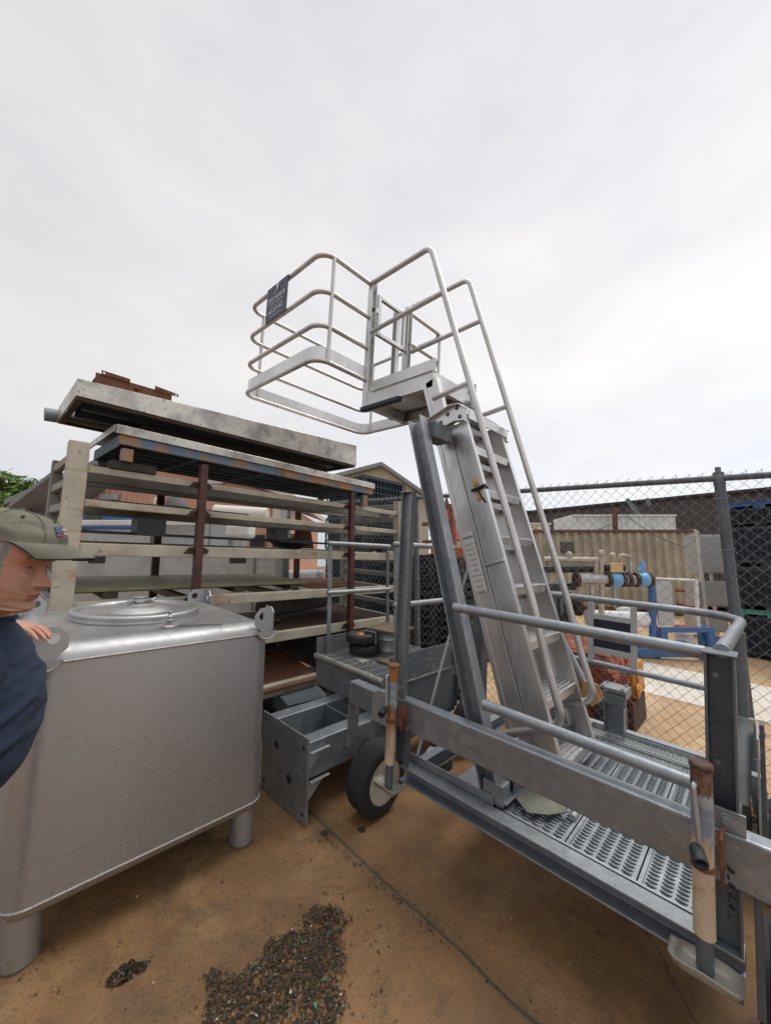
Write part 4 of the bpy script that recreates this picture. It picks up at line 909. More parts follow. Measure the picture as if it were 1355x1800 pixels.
# rusty folded channel on top
mb = MB('s'); x0, x1 = .44, .92
def zt(x): return 2.657+.113*(x-.345)/2.475
sec = [(3.16,.0),(3.16,.075),(3.155,.105)]
mb.add([(x0,3.15,zt(x0)),(x1,3.15,zt(x1)),(x1,3.15,zt(x1)+.060),(x0,3.15,zt(x0)+.082)]+[(x0,3.154,zt(x0)),(x1,3.154,zt(x1)),(x1,3.154,zt(x1)+.060),(x0,3.154,zt(x0)+.082)], [(0,1,2,3),(7,6,5,4),(3,2,6,7),(1,0,4,5),(2,1,5,6),(0,3,7,4)])
mb.box(x0,x1,3.154,3.36,zt(x0)+.045,zt(x0)+.049)
mb.plate([(x0+.03,3.148,zt(x0)+.075),(x0+.20,3.148,zt(x0)+.078),(x0+.20,3.148,zt(x0)+.104),(x0+.03,3.148,zt(x0)+.108)], (0,-1,0), .004, ((x0+.045,3.148,zt(x0)+.092),.007))
mb.plate([(x1-.12,3.148,zt(x1)+.055),(x1+.045,3.148,zt(x1)+.052),(x1+.045,3.148,zt(x1)+.074),(x1-.12,3.148,zt(x1)+.088)], (0,-1,0), .004, ((x1+.028,3.148,zt(x1)+.063),.007))
mb.lathe([(.016,0),(.019,.014),(.010,.016)], (x0+.25,3.149,zt(x0)+.052), (0,-1,0), 12)
o = mb.build('rusty_channel', M['rust'], None, .002); tag(o, 'bent rusty steel channel with lug ends lying on the topmost deck section', 'steel channel')
# shelf contents
def item(name, box, m, lab, cat, bev=.004, group=None):
    mb = MB('s'); mb.box(*box); return tag(mb.build(name, m, None, bev), lab, cat, group)
item('fibreglass_board', (.47,2.30,3.235,4.15,1.245,1.268), M['greenboard'], 'wide algae stained board lying flat on the middle rack shelf', 'board')
item('rusted_sheet', (2.33,3.10,3.235,4.10,1.195,1.206), M['rust'], 'thin rusted steel sheet beside the stained board on the middle shelf', 'steel sheet')
for k, x in enumerate((.62, 1.55, 2.1)):
    item('timber_spacer', (x,x+.09,3.24,4.1,1.195,1.243), M['wood_dark'], ('left dark timber spacer under the algae stained board','middle dark timber spacer under the algae stained board','right dark timber spacer under the algae stained board')[k], 'timber spacer')
item('black_sheet', (.56,1.62,3.19,4.0,1.868,1.876), M['blackmetal'], 'thin black steel sheet lying across the second rack shelf from the top', 'steel sheet', .002)
item('black_block', (.79,.98,3.24,3.42,1.64,1.775), M['black'], 'black block near the left post, between the second and third rails', 'block')
item('black_block', (1.92,2.05,3.24,3.42,1.66,1.775), M['black'], 'black block right of the dark red upright, between the second and third rails', 'block')
for nm, z, lab in (('steel_angle', 1.64, 'long thin black steel bar across the rack just under the second shelf'),):
    mb = MB('s'); mb.box(.46,3.5,3.34,3.42,z,z+.022); tag(mb.build(nm, M['blackmetal'], None, .002), lab, 'steel bar')
# black pan on the third shelf
mb = MB('s'); mb.lathe([(.10,0),(.16,.01),(.205,.06),(.225,.105),(.232,.106),(.212,.058),(.165,.02),(0,.014)], (2.32,3.62,1.580), (0,0,1), 32); tag(mb.build('black_pan', M['blackmetal']), 'shallow round black pan standing on the third rack shelf', 'pan')
mb = MB('s'); mb.prism([(-.16,0),(.16,0),(.10,.26),(-.10,.25)], (2.74,3.98,1.58),(2.74,4.0,1.58),(1,0,0),(0,0,1)); o = mb.build('rust_plate', M['rust'], None, .003); tag(o, 'upright brown rusted plate with sloping sides at the back of the third shelf', 'steel plate')
# lower shelves: roll, sheets, dark bins added for the shade inside the rack
mb = MB('s'); mb.tube([(2.02,3.62,.965),(2.95,3.86,.975)], .095, 24); mb.tube([(1.98,3.61,.964),(2.02,3.62,.965)], .035, 14); o = mb.build('rolled_membrane', mat('dusty black roll', (.06,.06,.06), .7, 0, (6,(.11,.11,.105),.45,.7))); tag(o, 'dusty black roll lying on the rack shelf level with the tank top', 'roll')
mb = MB('s'); mb.lathe([(.03,-.05),(.055,-.04),(.06,.0),(.055,.05),(.02,.06)], (1.99,3.50,.93), (.5,-.8,.1), 14); mb.lathe([(.03,-.04),(.05,0),(.03,.05)], (1.94,3.42,.905), (1,0,.2), 12); mb.tube([(1.95,3.42,.90),(2.08,3.36,.89)], .022, 10); o = mb.build('pump_part', M['blackmetal']); tag(o, 'oily black machine part in front of the roll on the rack', 'machine part')
mb = MB('s'); mb.prism([(0,0),(1.5,0),(1.5,.006),(0,.006)], (1.9,3.25,.838),(1.9,4.1,.852),(1,0,0)); o = mb.build('rusted_sheet', M['rust_dark']); tag(o, 'dark brown rusted sheet under the black roll on the rack', 'steel sheet')
mb = MB('s'); mb.prism([(0,0),(.78,0),(.78,.012),(0,.012)], (1.62,3.13,.36),(1.62,3.85,.50),(1,0,0)); o = mb.build('rust_plate', M['rust'], None, .002); tag(o, 'rust brown plate tilted on the lowest rack shelf beside the tank', 'steel plate')
item('filler_bin', (1.25,2.35,3.86,4.15,.40,.70), M['black'], 'dark bin added for shade at the back of the lowest shelf behind the tilted rust plate', 'bin', .01)
item('filler_bin', (2.45,3.4,3.30,4.1,.40,.68), M['black'], 'dark bin added for shade on the lowest shelf behind the small step platform', 'bin', .01)
# under the rack
item('black_pallet', (.7,1.9,3.12,4.1,0,.14), M['black'], 'black plastic pallet on the ground under the rack, nearest the tank', 'pallet', .01)
item('black_pallet', (1.98,3.3,3.0,4.1,0,.13), M['black'], 'black plastic pallet on the ground under the right half of the rack', 'pallet', .01)
mb = MB('s'); mb.prism([(0,0),(.30,0),(.30,.16),(0,.12)], (1.95,2.99,.142),(2.35,2.94,.142),(0,1,0),(0,0,1)); tag(mb.build('sheet_offcut', M['galv_dark'], None, .003), 'grey metal offcut lying on the pallet below the lowest rail', 'metal offcut')
# ------------------------------------------------------------------ small step platform
sp_ = thing('step_platform', (2.56, 2.36, .30), 'small galvanised step platform with bar grating, guard rails and a bolted side panel', 'step platform', fr='s')
PX0, PX1, PY0, PY1, PZ = 2.10, 3.03, 1.975, 2.80, .70
mb = MB('s'); mb.box(PX0,PX0+.008,PY0,PY1,.455,PZ-.035); mb.box(PX0+.008,PX0+.04,PY0,PY1,.455,.463); mb.build('front_channel', M['galv'], sp_, .003)
mb = MB('s'); mb.tube([(PX0-.012,PY0+.02,PZ-.018),(PX0-.012,PY1,PZ-.010)], .024, 14); mb.build('nosing', M['plateman'], sp_)
mb = MB('s'); y = PY0+.01
x = PX0+.02
while x < PX1: mb.box(x,x+.0045,PY0+.01,PY1-.01,PZ-.03,PZ); x += .030
y = PY0+.03
while y < PY1-.02: mb.box(PX0+.02,PX1,y,y+.006,PZ-.012,PZ-.001); y += .10
mb.build('bar_grating', M['galv_light'], sp_)
mb = MB('s'); mb.box(PX0,PX1,PY1,PY1+.008,.46,.835); mb.bolt((PX0+.14,PY1-.001,.765),(0,-1,0),.010); mb.build('end_panel', M['galv'], sp_, .003)
mb = MB('s'); mb.box(PX0+.02,2.93,PY0-.010,PY0-.002,.66,.855); mb.box(PX0+.02,2.93,PY0-.012,PY0-.004,.30,.645); mb.box(PX0+.02,2.93,PY0-.026,PY0-.012,.646,.660)
pn = mb.build('side_panel', M['galv_dark'], sp_, .002)
mb = MB('s')
for i, tx in enumerate(('LEE','TYPE 2A','SER 1047')): put_text(mb, tx, .040, (2.60,PY0-.0125,.80-.048*i), (1,0,0), (0,0,1), 'CENTER', .9)
mb.build('stamped_lettering', M['galv_light'], pn)
mb = MB('s')
for z0 in (.69, .42): mb.box(2.93,2.98,PY0-.05,PY0-.002,z0,z0+.17)
mb.box(2.98,3.03,PY0-.03,PY0-.002,.36,.86)
hb = mb.build('hinge_block', M['galv_dark'], sp_, .003)
mb = MB('s')
for z in (.72,.80,.46,.55): mb.bolt((2.95,PY0-.051,z),(0,-1,0),.013,.012)
mb.build('bolt', M['blackmetal'], hb)
for y in (PY1-.03, PY0-.002):
    for z in (1.655 if y > 2.5 else 1.672, 1.215):
        mb = MB('s'); mb.tube([(PX0+.09,y,z),(2.985,y,z)], .022, 14); mb.sphere((PX0+.09,y,z), .0235, 12, 8); mb.build('guard_rail', M['galv'], sp_)
    for x in (PX0+.10, 2.955):
        mb = MB('s'); mb.box(x-.020,x+.020,y-.006,y+.006,.46 if y > 2.5 else .32,1.648); mb.build('guard_post', M['galv'] if x < 2.5 else M['galv_dark'], sp_, .002)
for x in (2.2, 2.93):
    for y in (2.08, 2.72):
        mb = MB('s'); mb.box(x-.03,x+.03,y-.03,y+.03,.235,.456); mb.build('foot', M['galv_dark'], sp_, .003)
mb = MB('s'); mb.box(2.15,3.02,1.98,2.07,.27,.30); 
# things on it
t = thing('small_tyre', (2.43,2.565,PZ), 'small black pneumatic tyre with chipped orange hub, lying on top of another tyre', 'tyre', fr='s')
def tyre(px, py, pz, par, hub):
    mb = MB('s'); prof = []
    for k in range(13):
        a = -pi*.85+ 2*pi*.85*k/12; prof.append((.085+.042*cos(a), .045+.040*sin(a)))
    mb.lathe(prof, (px,py,pz), (0,0,1), 40)
    for k in range(28):
        a = 2*pi*k/28; c = Vector((px+.124*cos(a), py+.124*sin(a), pz+.045)); mb.bar(c+Vector((0,0,-.03)), c+Vector((0,0,.03)), .012, .008, (cos(a),sin(a),0))
    o = mb.build('tread', M['rubber'], par)
    mb = MB('s'); mb.lathe([(.066,.02),(.062,.060),(.05,.066),(.03,.06),(.022,.085),(.0,.085)], (px,py,pz), (0,0,1), 24); mb.build('hub', hub, par)
tyre(2.41,2.585,PZ+.093,t,M['orange'])
t.location = frame('s',(2.41,2.585,PZ+.093))
for ch in [o for o in COL.objects if o.parent == t]:
    ch.data.transform(Matrix.Translation(frame('s',(2.43,2.565,PZ))-t.location))
t = thing('small_tyre', (2.43,2.565,PZ), 'small black pneumatic tyre lying flat on the grating under another tyre', 'tyre', fr='s'); tyre(2.43,2.565,PZ,t,M['rust'])
t = thing('metal_pail', (2.66,2.46,PZ), 'galvanised pail with a square board lying on its rim', 'pail', fr='s')
mb = MB('s'); mb.lathe([(.115,0),(.118,.01),(.1205,.03),(.124,.034),(.121,.04),(.128,.125),(.132,.129),(.129,.134),(.134,.20),(.139,.203),(.134,.206),(.128,.20)], (2.66,2.46,PZ), (0,0,1), 36); mb.build('pail_body', M['bucket'], t)
mb = MB('s'); mb.prism([(-.17,-.15),(.17,-.16),(.165,.16),(-.165,.155)], (2.65,2.45,PZ+.2065),(2.65,2.45,PZ+.224),(.96,.2,0)); tag(mb.build('square_board', M['board'], None, .003), 'square dark plywood board lying on the rim of the pail', 'board')
mb = MB('s'); mb.prism([(-.12,-.08),(.12,-.085),(.12,.08),(-.12,.08)], (2.47,2.25,PZ+.001),(2.47,2.25,PZ+.020),(.98,.1,0)); tag(mb.build('plywood_offcut', M['board'], None, .003), 'small dark board lying on the grating in front of the pail', 'board')
mb = MB('s'); random.seed(3)
for k in range(40):
    x = 2.27+random.gauss(0,.022); y = 2.40+random.gauss(0,.03); mb.box(x,x+.010,y,y+.012,PZ,PZ+.004+random.random()*.008)
tag(mb.build('seed_husks', M['lit5']), 'scatter of pale husks on the small platform grating', 'husks', kind='stuff')
# timber under the platform
for i, (x0, x1, y, z0, lab) in enumerate(((2.02,3.25,2.02,.14,'weathered plank under the right side of the step platform'),(2.05,3.2,2.62,.14,'weathered plank under the left side of the step platform, by the rack'))):
    mb = MB('s'); mb.box(x0,x1,y,y+.19,z0+.06,z0+.095); tag(mb.build('timber_plank', M['wood'], None, .004), lab, 'plank')
for i, (x, y, lab) in enumerate(((2.1,2.02,'near'),(3.05,2.02,'far'),(2.12,2.62,'near rear'),(3.05,2.62,'far rear'))):
    mb = MB('s'); mb.box(x,x+.12,y,y+.16,0,.199); tag(mb.build('timber_bearer', M['wood_dark'], None, .005), lab+' timber block carrying a plank under the step platform', 'timber block')
mb = MB('s'); mb.prism([(-.11,-.07),(.11,-.09),(.09,.08),(-.10,.07)], (2.52,1.87,.10),(2.52,1.87,.115),(.9,.3,0)); tag(mb.build('shingle_offcut', M['truckgrey'], None, .002), 'grey offcut lying in the shade behind the axle beam', 'offcut')
mb = MB('s'); mb.box(2.40,2.64,1.80,1.98,0,.099); tag(mb.build('black_block', M['black'], None, .006), 'low black block under the grey offcut behind the beam', 'block')
# ------------------------------------------------------------------ steel frame with an end plate, lying by the tank
fr2 = thing('twin_beam_stand', (1.9, 2.27, 0), 'galvanised twin beam frame with drilled end plate on the concrete beside the tank', 'stand', fr='s')
mb = MB('s'); mb.box(1.465,1.477,2.02,2.545,.005,.485); fp = mb.build('end_plate', M['galv'], fr2, .003)
mb = MB('s')
for y, z, r in ((2.36,.335,.024),(2.21,.19,.024),(2.50,.445,.012),(2.06,.42,.012),(2.06,.06,.012),(2.50,.06,.012)): mb.lathe([(r,0),(r,.0022)], (1.4648,y,z), (-1,0,0), 20)
mb.build('bolt_hole', M['navyrub'], fp)
for y in (2.03, 2.43):
    mb = MB('s'); mb.box(1.478,2.55,y,y+.105,.255,.455); mb.build('beam', M['galv'], fr2, .006)
mb = MB('s'); mb.box(1.478,2.55,2.136,2.429,.255,.265); mb.build('web_plate', M['galv_dark'], fr2, .002)
mb = MB('s'); mb.box(1.90,1.912,2.136,2.429,.266,.45); mb.build('stiffener', M['galv_dark'], fr2, .002)
for z in (.405, .245):
    mb = MB('s'); mb.plate([(1.478,2.028,z-.10),(1.478,2.028,z),(1.60,2.028,z),(1.575,2.028,z-.02)], (0,-1,0), .008); mb.plate([(1.478,2.02,z),(1.62,2.02,z),(1.62,2.0,z),(1.478,1.995,z)], (0,0,1), .006); mb.build('gusset', M['galv_light'], fr2, .002)
# ------------------------------------------------------------------ chain link fence
fence = thing('chain_link_fence', (3.75, 2.0, 0), 'tall galvanised chain link fence with dull round posts behind the trailer and rack', 'fence', fr='s')
FX, FZ, FY0, FY1 = 3.75, 2.285, -3.4, 5.95
mb = MB('s'); pw, ph, wr = .080, .083, .0022; j = 0; y = FY0
while y < FY1:
    pts = []; k = 0; z = .03
    while z < FZ+.03:
        side = (k+j) % 2
        pts.append((FX-.030+(.0022 if side else -.0022), y+(pw*.5 if side else 0)+random.uniform(-.0016,.0016), z)); z += ph*.5; k += 1
    if j % 2: pts = [(p[0], p[1], p[2]) for p in pts]
    mb.tube(pts, wr, 4, caps=False)
    e = Vector((FX-.03, y+pw*.25, FZ+.012))
    if j % 2 == 0:
        mb.tube([e+Vector((0,-.004,-.01)),e+Vector((0,.002,.022)),e+Vector((0,-.009,.032))], wr*.8, 4, caps=False); mb.tube([e+Vector((0,.004,-.01)),e+Vector((0,-.002,.022)),e+Vector((0,.010,.030))], wr*.8, 4, caps=False)
    y += pw*.5; j += 1
mb.build('wire_mesh', M['fencegalv'], fence)['kind'] = 'stuff'
# the second strand of each diamond
mb = MB('s'); mb.tube([(FX,FY0,FZ),(FX,FY1,FZ)], .0235, 14); mb.build('top_rail', M['fencepost'], fence)
mb = MB('s'); mb.tube([(FX,FY0,.06),(FX,FY1,.06)], .003, 6); mb.build('tension_wire', M['fencegalv'], fence)
for y, h in ((.13,2.36),(3.03,2.34),(5.92,2.30),(-2.8,2.36)):
    mb = MB('s'); mb.tube([(FX+.006,y,0),(FX+.006,y,h-.03)], .034, 18); mb.lathe([(.036,h-.12),(.037,h-.05),(.028,h-.035),(.018,h-.03),(.018,h+.01)], (FX+.006,y,0), (0,0,1), 16); p = mb.build('post', M['fencepost'], fence)
    for z in (.35,.8,1.28,1.75,2.13):
        mb = MB('s'); mb.tube([(FX+.006+.037*cos(a*pi/9-pi), y+.037*sin(a*pi/9-pi), z+.004*sin(a)) for a in range(-4,14)], .0026, 6); mb.tube([(FX-.03,y-.03,z+.003),(FX-.04,y-.045,z+.02)], .0022, 5); mb.build('tie_wire', M['galv_light'], p)
# ------------------------------------------------------------------ places beyond the fence
def at(px, py, d):
    """a point d metres ahead that shows at this pixel of the 1355 x 1800 photograph"""
    ray = look + RGT*((px-677.5)/677) + upv*((900-py)/677)
    return Vector((0,0,CAM_H)) + ray*(d/ray.dot(FWD))
def corrugated(mb, p, q, zb, zt, pitch, depth, n, flat=.34):
    """vertical trapezoid ribs from p to q; zb, zt functions of 0..1; n points to the back"""
    p = Vector((p[0],p[1],0)); q = Vector((q[0],q[1],0)); L = (q-p).length; d = (q-p).normalized(); n = Vector(n); s = 0; prof = []
    while s < L:
        for a, b_ in ((0,0),(flat,0),(.5,1),(.5+flat,1)):
            if s+a*pitch <= L: prof.append((s+a*pitch, b_*depth))
        s += pitch
    prof.append((L, 0)); vs = []
    for s, w in prof:
        c = p+d*s+n*w; vs += [(c.x,c.y,zb(s/L)),(c.x,c.y,zt(s/L))]
    mb.add(vs, [(2*i,2*i+2,2*i+3,2*i+1) for i in range(len(prof)-1)])
def obox(mb, p, u, n, L, W, z0, z1):
    p = Vector((p[0],p[1],0)); u = Vector(u); n = Vector(n); vs = [p, p+u*L, p+u*L+n*W, p+n*W]
    mb.add([(v.x,v.y,z0) for v in vs]+[(v.x,v.y,z1) for v in vs], [(0,3,2,1),(4,5,6,7),(0,1,5,4),(1,2,6,5),(2,3,7,6),(3,0,4,7)])
# brown shed
shed = thing('metal_shed', (20, 1, 0), 'long low dark brown sheet metal shed behind the beige container', 'shed')
mb = MB('w'); corrugated(mb,(18,10.2),(18,-14),lambda s: .2,lambda s: 4.12,.30,.04,(1,0,0)); mb.box(18.06,26,-14,10.2,.2,4.1); mb.build('wall', M['brownmetal'], shed)
mb = MB('w'); mb.box(17.85,26.2,-14.2,10.4,4.12,4.24); mb.build('roof', M['blackmetal'], shed, .02)
# beige container
cu_ = Vector((.6870,-.7266,0)); cn_ = Vector((.7266,.6870,0)); cp0 = Vector((10.2,6.69,0)); CL = 7.56
cont = thing('shipping_container', (13, 4, .3), 'beige corrugated shipping container with rusty top rail beyond the fence', 'container')
mb = MB('w'); corrugated(mb, cp0+cu_*.12, cp0+cu_*(CL-.12), lambda s: .42, lambda s: 2.66, .278, .075, cn_, .30); mb.build('side_wall', M['beige'], cont)
mb = MB('w'); obox(mb, cp0+cn_*.09, cu_, cn_, CL, 2.3, .40, 2.70); mb.build('shell', M['beige'], cont)
mb = MB('w'); obox(mb, cp0-cn_*.01, cu_, cn_, CL, .07, 2.66, 2.76); obox(mb, cp0-cn_*.01, cu_, cn_, CL, .07, .30, .42); mb.build('side_rail', M['rust'], cont, .01)
for s in (0, CL-.12):
    mb = MB('w'); obox(mb, cp0+cu_*s-cn_*.012, cu_, cn_, .12, .09, .30, 2.77); mb.build('corner_post', M['beige'], cont, .01)
mb = MB('w'); c = at(983,955,11.6); obox(mb, c-cn_*.05, cu_, cn_, .42, .05, c.z-.30, c.z+.05); mb.build('vent_box', M['brownmetal'], cont, .02)
for (s, L, z0, z1, m_, nm, lb) in ((3.95,3.35,2.78,3.30,M['whitepanel'],'roof_panel_stack','white corrugated panel stack on the right end of the container roof'),(.2,3.0,2.78,3.03,M['eave'],'roof_panel_stack','low cream panel stack on the left part of the container roof')):
    mb = MB('w'); p = cp0+cu_*s+cn_*.5; corrugated(mb, p, p+cu_*L, lambda q: z0, lambda q: z1-.06, .20, .03, cn_); obox(mb, p+cn_*.035, cu_, cn_, L, 1.4, z0, z1-.06); obox(mb, p-cn_*.04, cu_, cn_, L+.03, 1.5, z1-.06, z1); tag(mb.build(nm, m_), lb, 'panel stack')
for i, (a, b_, d) in enumerate((((1101,877),(1128,912),12.6),((1135,876),(1142,888),12.9))):
    mb = MB('w'); mb.bar(at(*a,d), at(*b_,d), .09, .09, cn_); tag(mb.build('steel_strut', M['galv_dark']), ('longer galvanised strut leaning on the white panel stack','shorter galvanised stub sticking up behind the white panel stack')[i], 'strut')
mb = MB('w'); mb.bar(at(1080,893,12.2), at(1081,936,12.2), .12, .10, cn_); tag(mb.build('rusty_post', M['rust']), 'rusty stub post between the two panel stacks on the container roof', 'post')
# electrical cabinets beside the container
cab = thing('electrical_cabinet', at(1245,1115,8.8), 'grey electrical cabinets one above the other on a pipe stand beside the container', 'cabinet')
for y0, y1, nm in ((940,1008,'upper_cabinet'),(1022,1066,'lower_cabinet'),(1078,1112,'base_cabinet')):
    a = at(1221,y0,8.8); b_ = at(1221,y1,8.8); mb = MB('w'); obox(mb, a, cu_, cn_, .72, .35, b_.z, a.z); c_ = mb.build(nm, M['grey_paint'], cab, .01)
    mb = MB('w'); obox(mb, a+cu_*.03-cn_*.015, cu_, cn_, .66, .013, b_.z+.03, a.z-.03); mb.build('door', M['grey_paint'], c_, .006)
a = at(1221,935,8.8); mb = MB('w'); obox(mb, a-cn_*.05, cu_, cn_, .05, .05, zg(a.x,a.y), a.z+.02); mb.build('stand_post', M['white'], cab)
a = at(1263,935,8.8); mb = MB('w'); obox(mb, a+cn_*.36, cu_, cn_, .05, .05, zg(a.x,a.y), a.z-.05); mb.build('stand_post', M['white'], cab)
M['binplastic'] = mat('dark bin plastic', (.014,.024,.036), .5, 0, (3,(.022,.036,.05),.4,.7))
# crates: ribbed plastic bulk bins
def bin_mesh(w, d, h, fr='w'):
    """open sided ribbed bin with origin at its base centre"""
    mb = MB('w'); mb.box(-w/2+.045,w/2-.045,-d/2+.045,d/2-.045,.10,h-.02)
    for z, hh in ((.08,.05),(h*.38,.02),(h*.55,.02),(h*.72,.02),(h-.06,.06)): mb.box(-w/2,w/2,-d/2,d/2,z,z+hh)
    for s in (-1, 1):
        n = int(w/.085)
        for i in range(n+1):
            x = -w/2+i*w/n; mb.box(x-.008,x+.008,s*d/2-.004-(.028 if s > 0 else 0),s*d/2+.004+(.028 if s < 0 else 0),.12,h-.05)
        n = int(d/.085)
        for i in range(n+1):
            y = -d/2+i*d/n; mb.box(s*w/2-.004-(.028 if s > 0 else 0),s*w/2+.004+(.028 if s < 0 else 0),y-.008,y+.008,.12,h-.05)
    for x in (-w/2+.10, 0, w/2-.10):
        for y in (-d/2+.10, 0, d/2-.10): mb.box(x-.08,x+.08,y-.08,y+.08,0,.085)
    return mb
proto = bin_mesh(1.18, 1.12, .73); b0 = proto.build('bulk_bin', M['binplastic']); b0.location = (5.42, 5.66, zg(5,5.6)); g_ = 'black bulk bins stacked beyond the fence'
tag(b0, 'black ribbed bulk bin at the bottom of the tall stack behind the rack', 'bin', g_)
for k, lb in ((1,'second black ribbed bulk bin from the bottom of the tall stack behind the rack'),(2,'black ribbed bulk bin just under the topmost one behind the rack'),(3,'topmost black ribbed bulk bin behind the rack, in front of the cream gable')):
    c = b0.copy(); COL.objects.link(c); c.location = b0.location + Vector((.02*(k % 2),.015*k,.742*k)); c['label'] = lb
a = at(1275,1135,7.0)+RGT*.50
for s, sn in ((0,'left'),(1,'right')):
    for k in range(4):
        c = b0.copy(); COL.objects.link(c); c.location = (a.x+.62+.55*s, a.y-.46-1.22*s, zg(a.x,a.y)+[0,.86,1.61,2.0][k] if k < 3 else zg(a.x,a.y)+2.36)
        c.rotation_euler[2] = -.30
        if k == 3: c.scale = (1,1,.42)
        c['group'] = 'black bulk bins beside the fence post'
        c['label'] = {0:'bottom',1:'second',2:'third',3:'shallow topmost'}[k]+' black bulk bin of the '+sn+' stack right of the fence post'
    t_ = bin_mesh(1.2, 1.14, .13); o = t_.build('plastic_tray', M['teal']); o.location = (a.x+.61+.55*s, a.y-.46-1.22*s, zg(a.x,a.y)+.73); o.rotation_euler[2] = -.30
    tag(o, 'sea green plastic tray between black bins in the '+sn+' stack right of the fence post', 'tray', 'sea green trays')
    t_ = bin_mesh(1.2, 1.14, .14); o = t_.build('plastic_tray', M['blue']); o.location = (a.x+.61+.55*s, a.y-.46-1.22*s, zg(a.x,a.y)+2.67); o.rotation_euler[2] = -.30
    tag(o, 'bright blue plastic tray on top of the '+sn+' bin stack right of the fence post', 'tray', 'blue trays')
# pallet stacks seen through the step platform
def pallet_mesh(w, d, h):
    mb = MB('w'); n = 7
    for i in range(n):
        x = -w/2+(i+.5)*w/n; mb.box(x-.055,x+.055,-d/2,d/2,h-.025,h)
    for y in (-d/2+.05, 0, d/2-.05):
        mb.box(-w/2,w/2,y-.045,y+.045,h-.05,h-.026)
        for x in (-w/2+.06, 0, w/2-.06): mb.box(x-.055,x+.055,y-.045,y+.045,.02,h-.05)
        mb.box(-w/2,w/2,y-.045,y+.045,0,.02)
    return mb
pm = pallet_mesh(1.15, 1.0, .125); p0 = pm.build('plastic_pallet', M['black']); sx, sy = 5.35, 3.55; p0.location = (sx, sy, zg(sx,sy)); names = ['bottom','second','third','fourth','fifth','sixth','seventh','eighth','ninth','tenth','eleventh','topmost']
tag(p0, 'bottom black pallet of the stack seen under the step platform rails', 'pallet', 'stacked black pallets beyond the fence')
for k in range(1, 12):
    c = p0.copy(); COL.objects.link(c); c.location = (sx+random.uniform(-.03,.03), sy+random.uniform(-.03,.03), zg(sx,sy)+.1265*k); c.rotation_euler[2] = random.uniform(-.02,.02)
    c['label'] = names[k]+' black pallet of the stack seen between the step platform rails'
for k in range(12):  # farther stack added to block the bright slots of the first
    c = p0.copy(); COL.objects.link(c); c.location = (sx+.62+random.uniform(-.03,.03), sy+1.06+random.uniform(-.03,.03), zg(sx,sy+1.06)+.1265*k); c['group'] = 'black pallets added to darken the slots'
    c['label'] = names[k]+' black pallet of the stack added to darken the slots of the one under the step platform rails'
# coloured beams on a stand
stand = thing('beam_stand', (6.5, 4.0, 0.28), 'brown steel stand carrying orange and coral beams behind the pallet stack', 'stand')
for x in (5.75, 7.1):
    mb = MB('w'); mb.box(x,x+.1,3.80,3.9,zg(0,3.8),2.75); mb.box(x,x+.1,3.9,4.5,2.39,2.46); mb.box(x,x+.1,3.9,4.5,2.06,2.12); mb.box(x,x+.1,3.9,4.5,1.62,1.70); mb.build('upright', M['redscrap'], stand, .006)
for (x0,x1,y,z0,z1,m_,lb) in ((5.85,7.6,4.0,2.461,2.66,M['orange'],'bright orange steel beam, topmost on the stand behind the fence'),(5.7,7.6,3.95,2.121,2.30,M['coral'],'faded coral steel beam below the orange one on the stand'),(5.5,7.5,3.98,1.701,1.86,M['redscrap'],'dark red rusted beam, lowest on the stand behind the fence'),(5.65,7.5,4.2,1.701,2.0,M['orange'],'orange beam at the back of the lowest arm of the stand')):
    mb = MB('w'); mb.prism([(0,0),(.18,0),(.18,.03),(.03,.03),(.03,z1-z0-.03),(.18,z1-z0-.03),(.18,z1-z0),(0,z1-z0)], (x0,y,z0),(x1,y,z0),(0,1,0),(0,0,1)); tag(mb.build('steel_beam', m_, None, .006), lb, 'beam', 'coloured beams on the stand')
c = at(785,885,9.0); mb = MB('w'); mb.tube([(c.x,c.y,zg(0,c.y)),(c.x,c.y,c.z)], .05, 8); mb.lathe([(.05,0),(.0,.25)], c, (0,0,1), 8); tag(mb.build('pointed_post', M['rust']), 'thin pointed rusty post rising behind the orange beam', 'post')
for (px, py, d, m_, nm, lb, w, h) in ((828,1058,6.2,M['green'],'green_tub','upper bright green tub between the ladder and the inclined leg',.34,.14),(822,1098,6.0,M['green'],'green_tub','lower bright green tub just under the near handrail',.42,.15),(826,1078,6.1,M['orange'],'orange_sack','crumpled orange brown sack between the two green tubs',.30,.22)):
    c = at(px, py, d); mb = MB('w')
    if nm == 'orange_sack':
        mb.sphere((c.x,c.y,c.z-.02), .16, 14, 9, (1.1,.8,.75)); mb.tube([(c.x,c.y,c.z+.09),(c.x+.02,c.y,c.z+.16)], .04, 8, r2=.06)
    else: mb.lathe([(w*.38,-h*.5),(w*.47,h*.32),(w*.52,h*.33),(w*.52,h*.45),(w*.44,h*.5),(0,h*.52)], c, (0,0,1), 20)
    tag(mb.build(nm, m_), lb, nm.split('_')[1])
c = at(825,1098,6.1); mb = MB('w'); mb.box(c.x-.2,c.x+.5,c.y-.25,c.y+.25,zg(0,c.y),c.z-.075); tag(mb.build('black_crate', M['black'], None, .02), 'black crate under the green tubs behind the fence', 'crate')
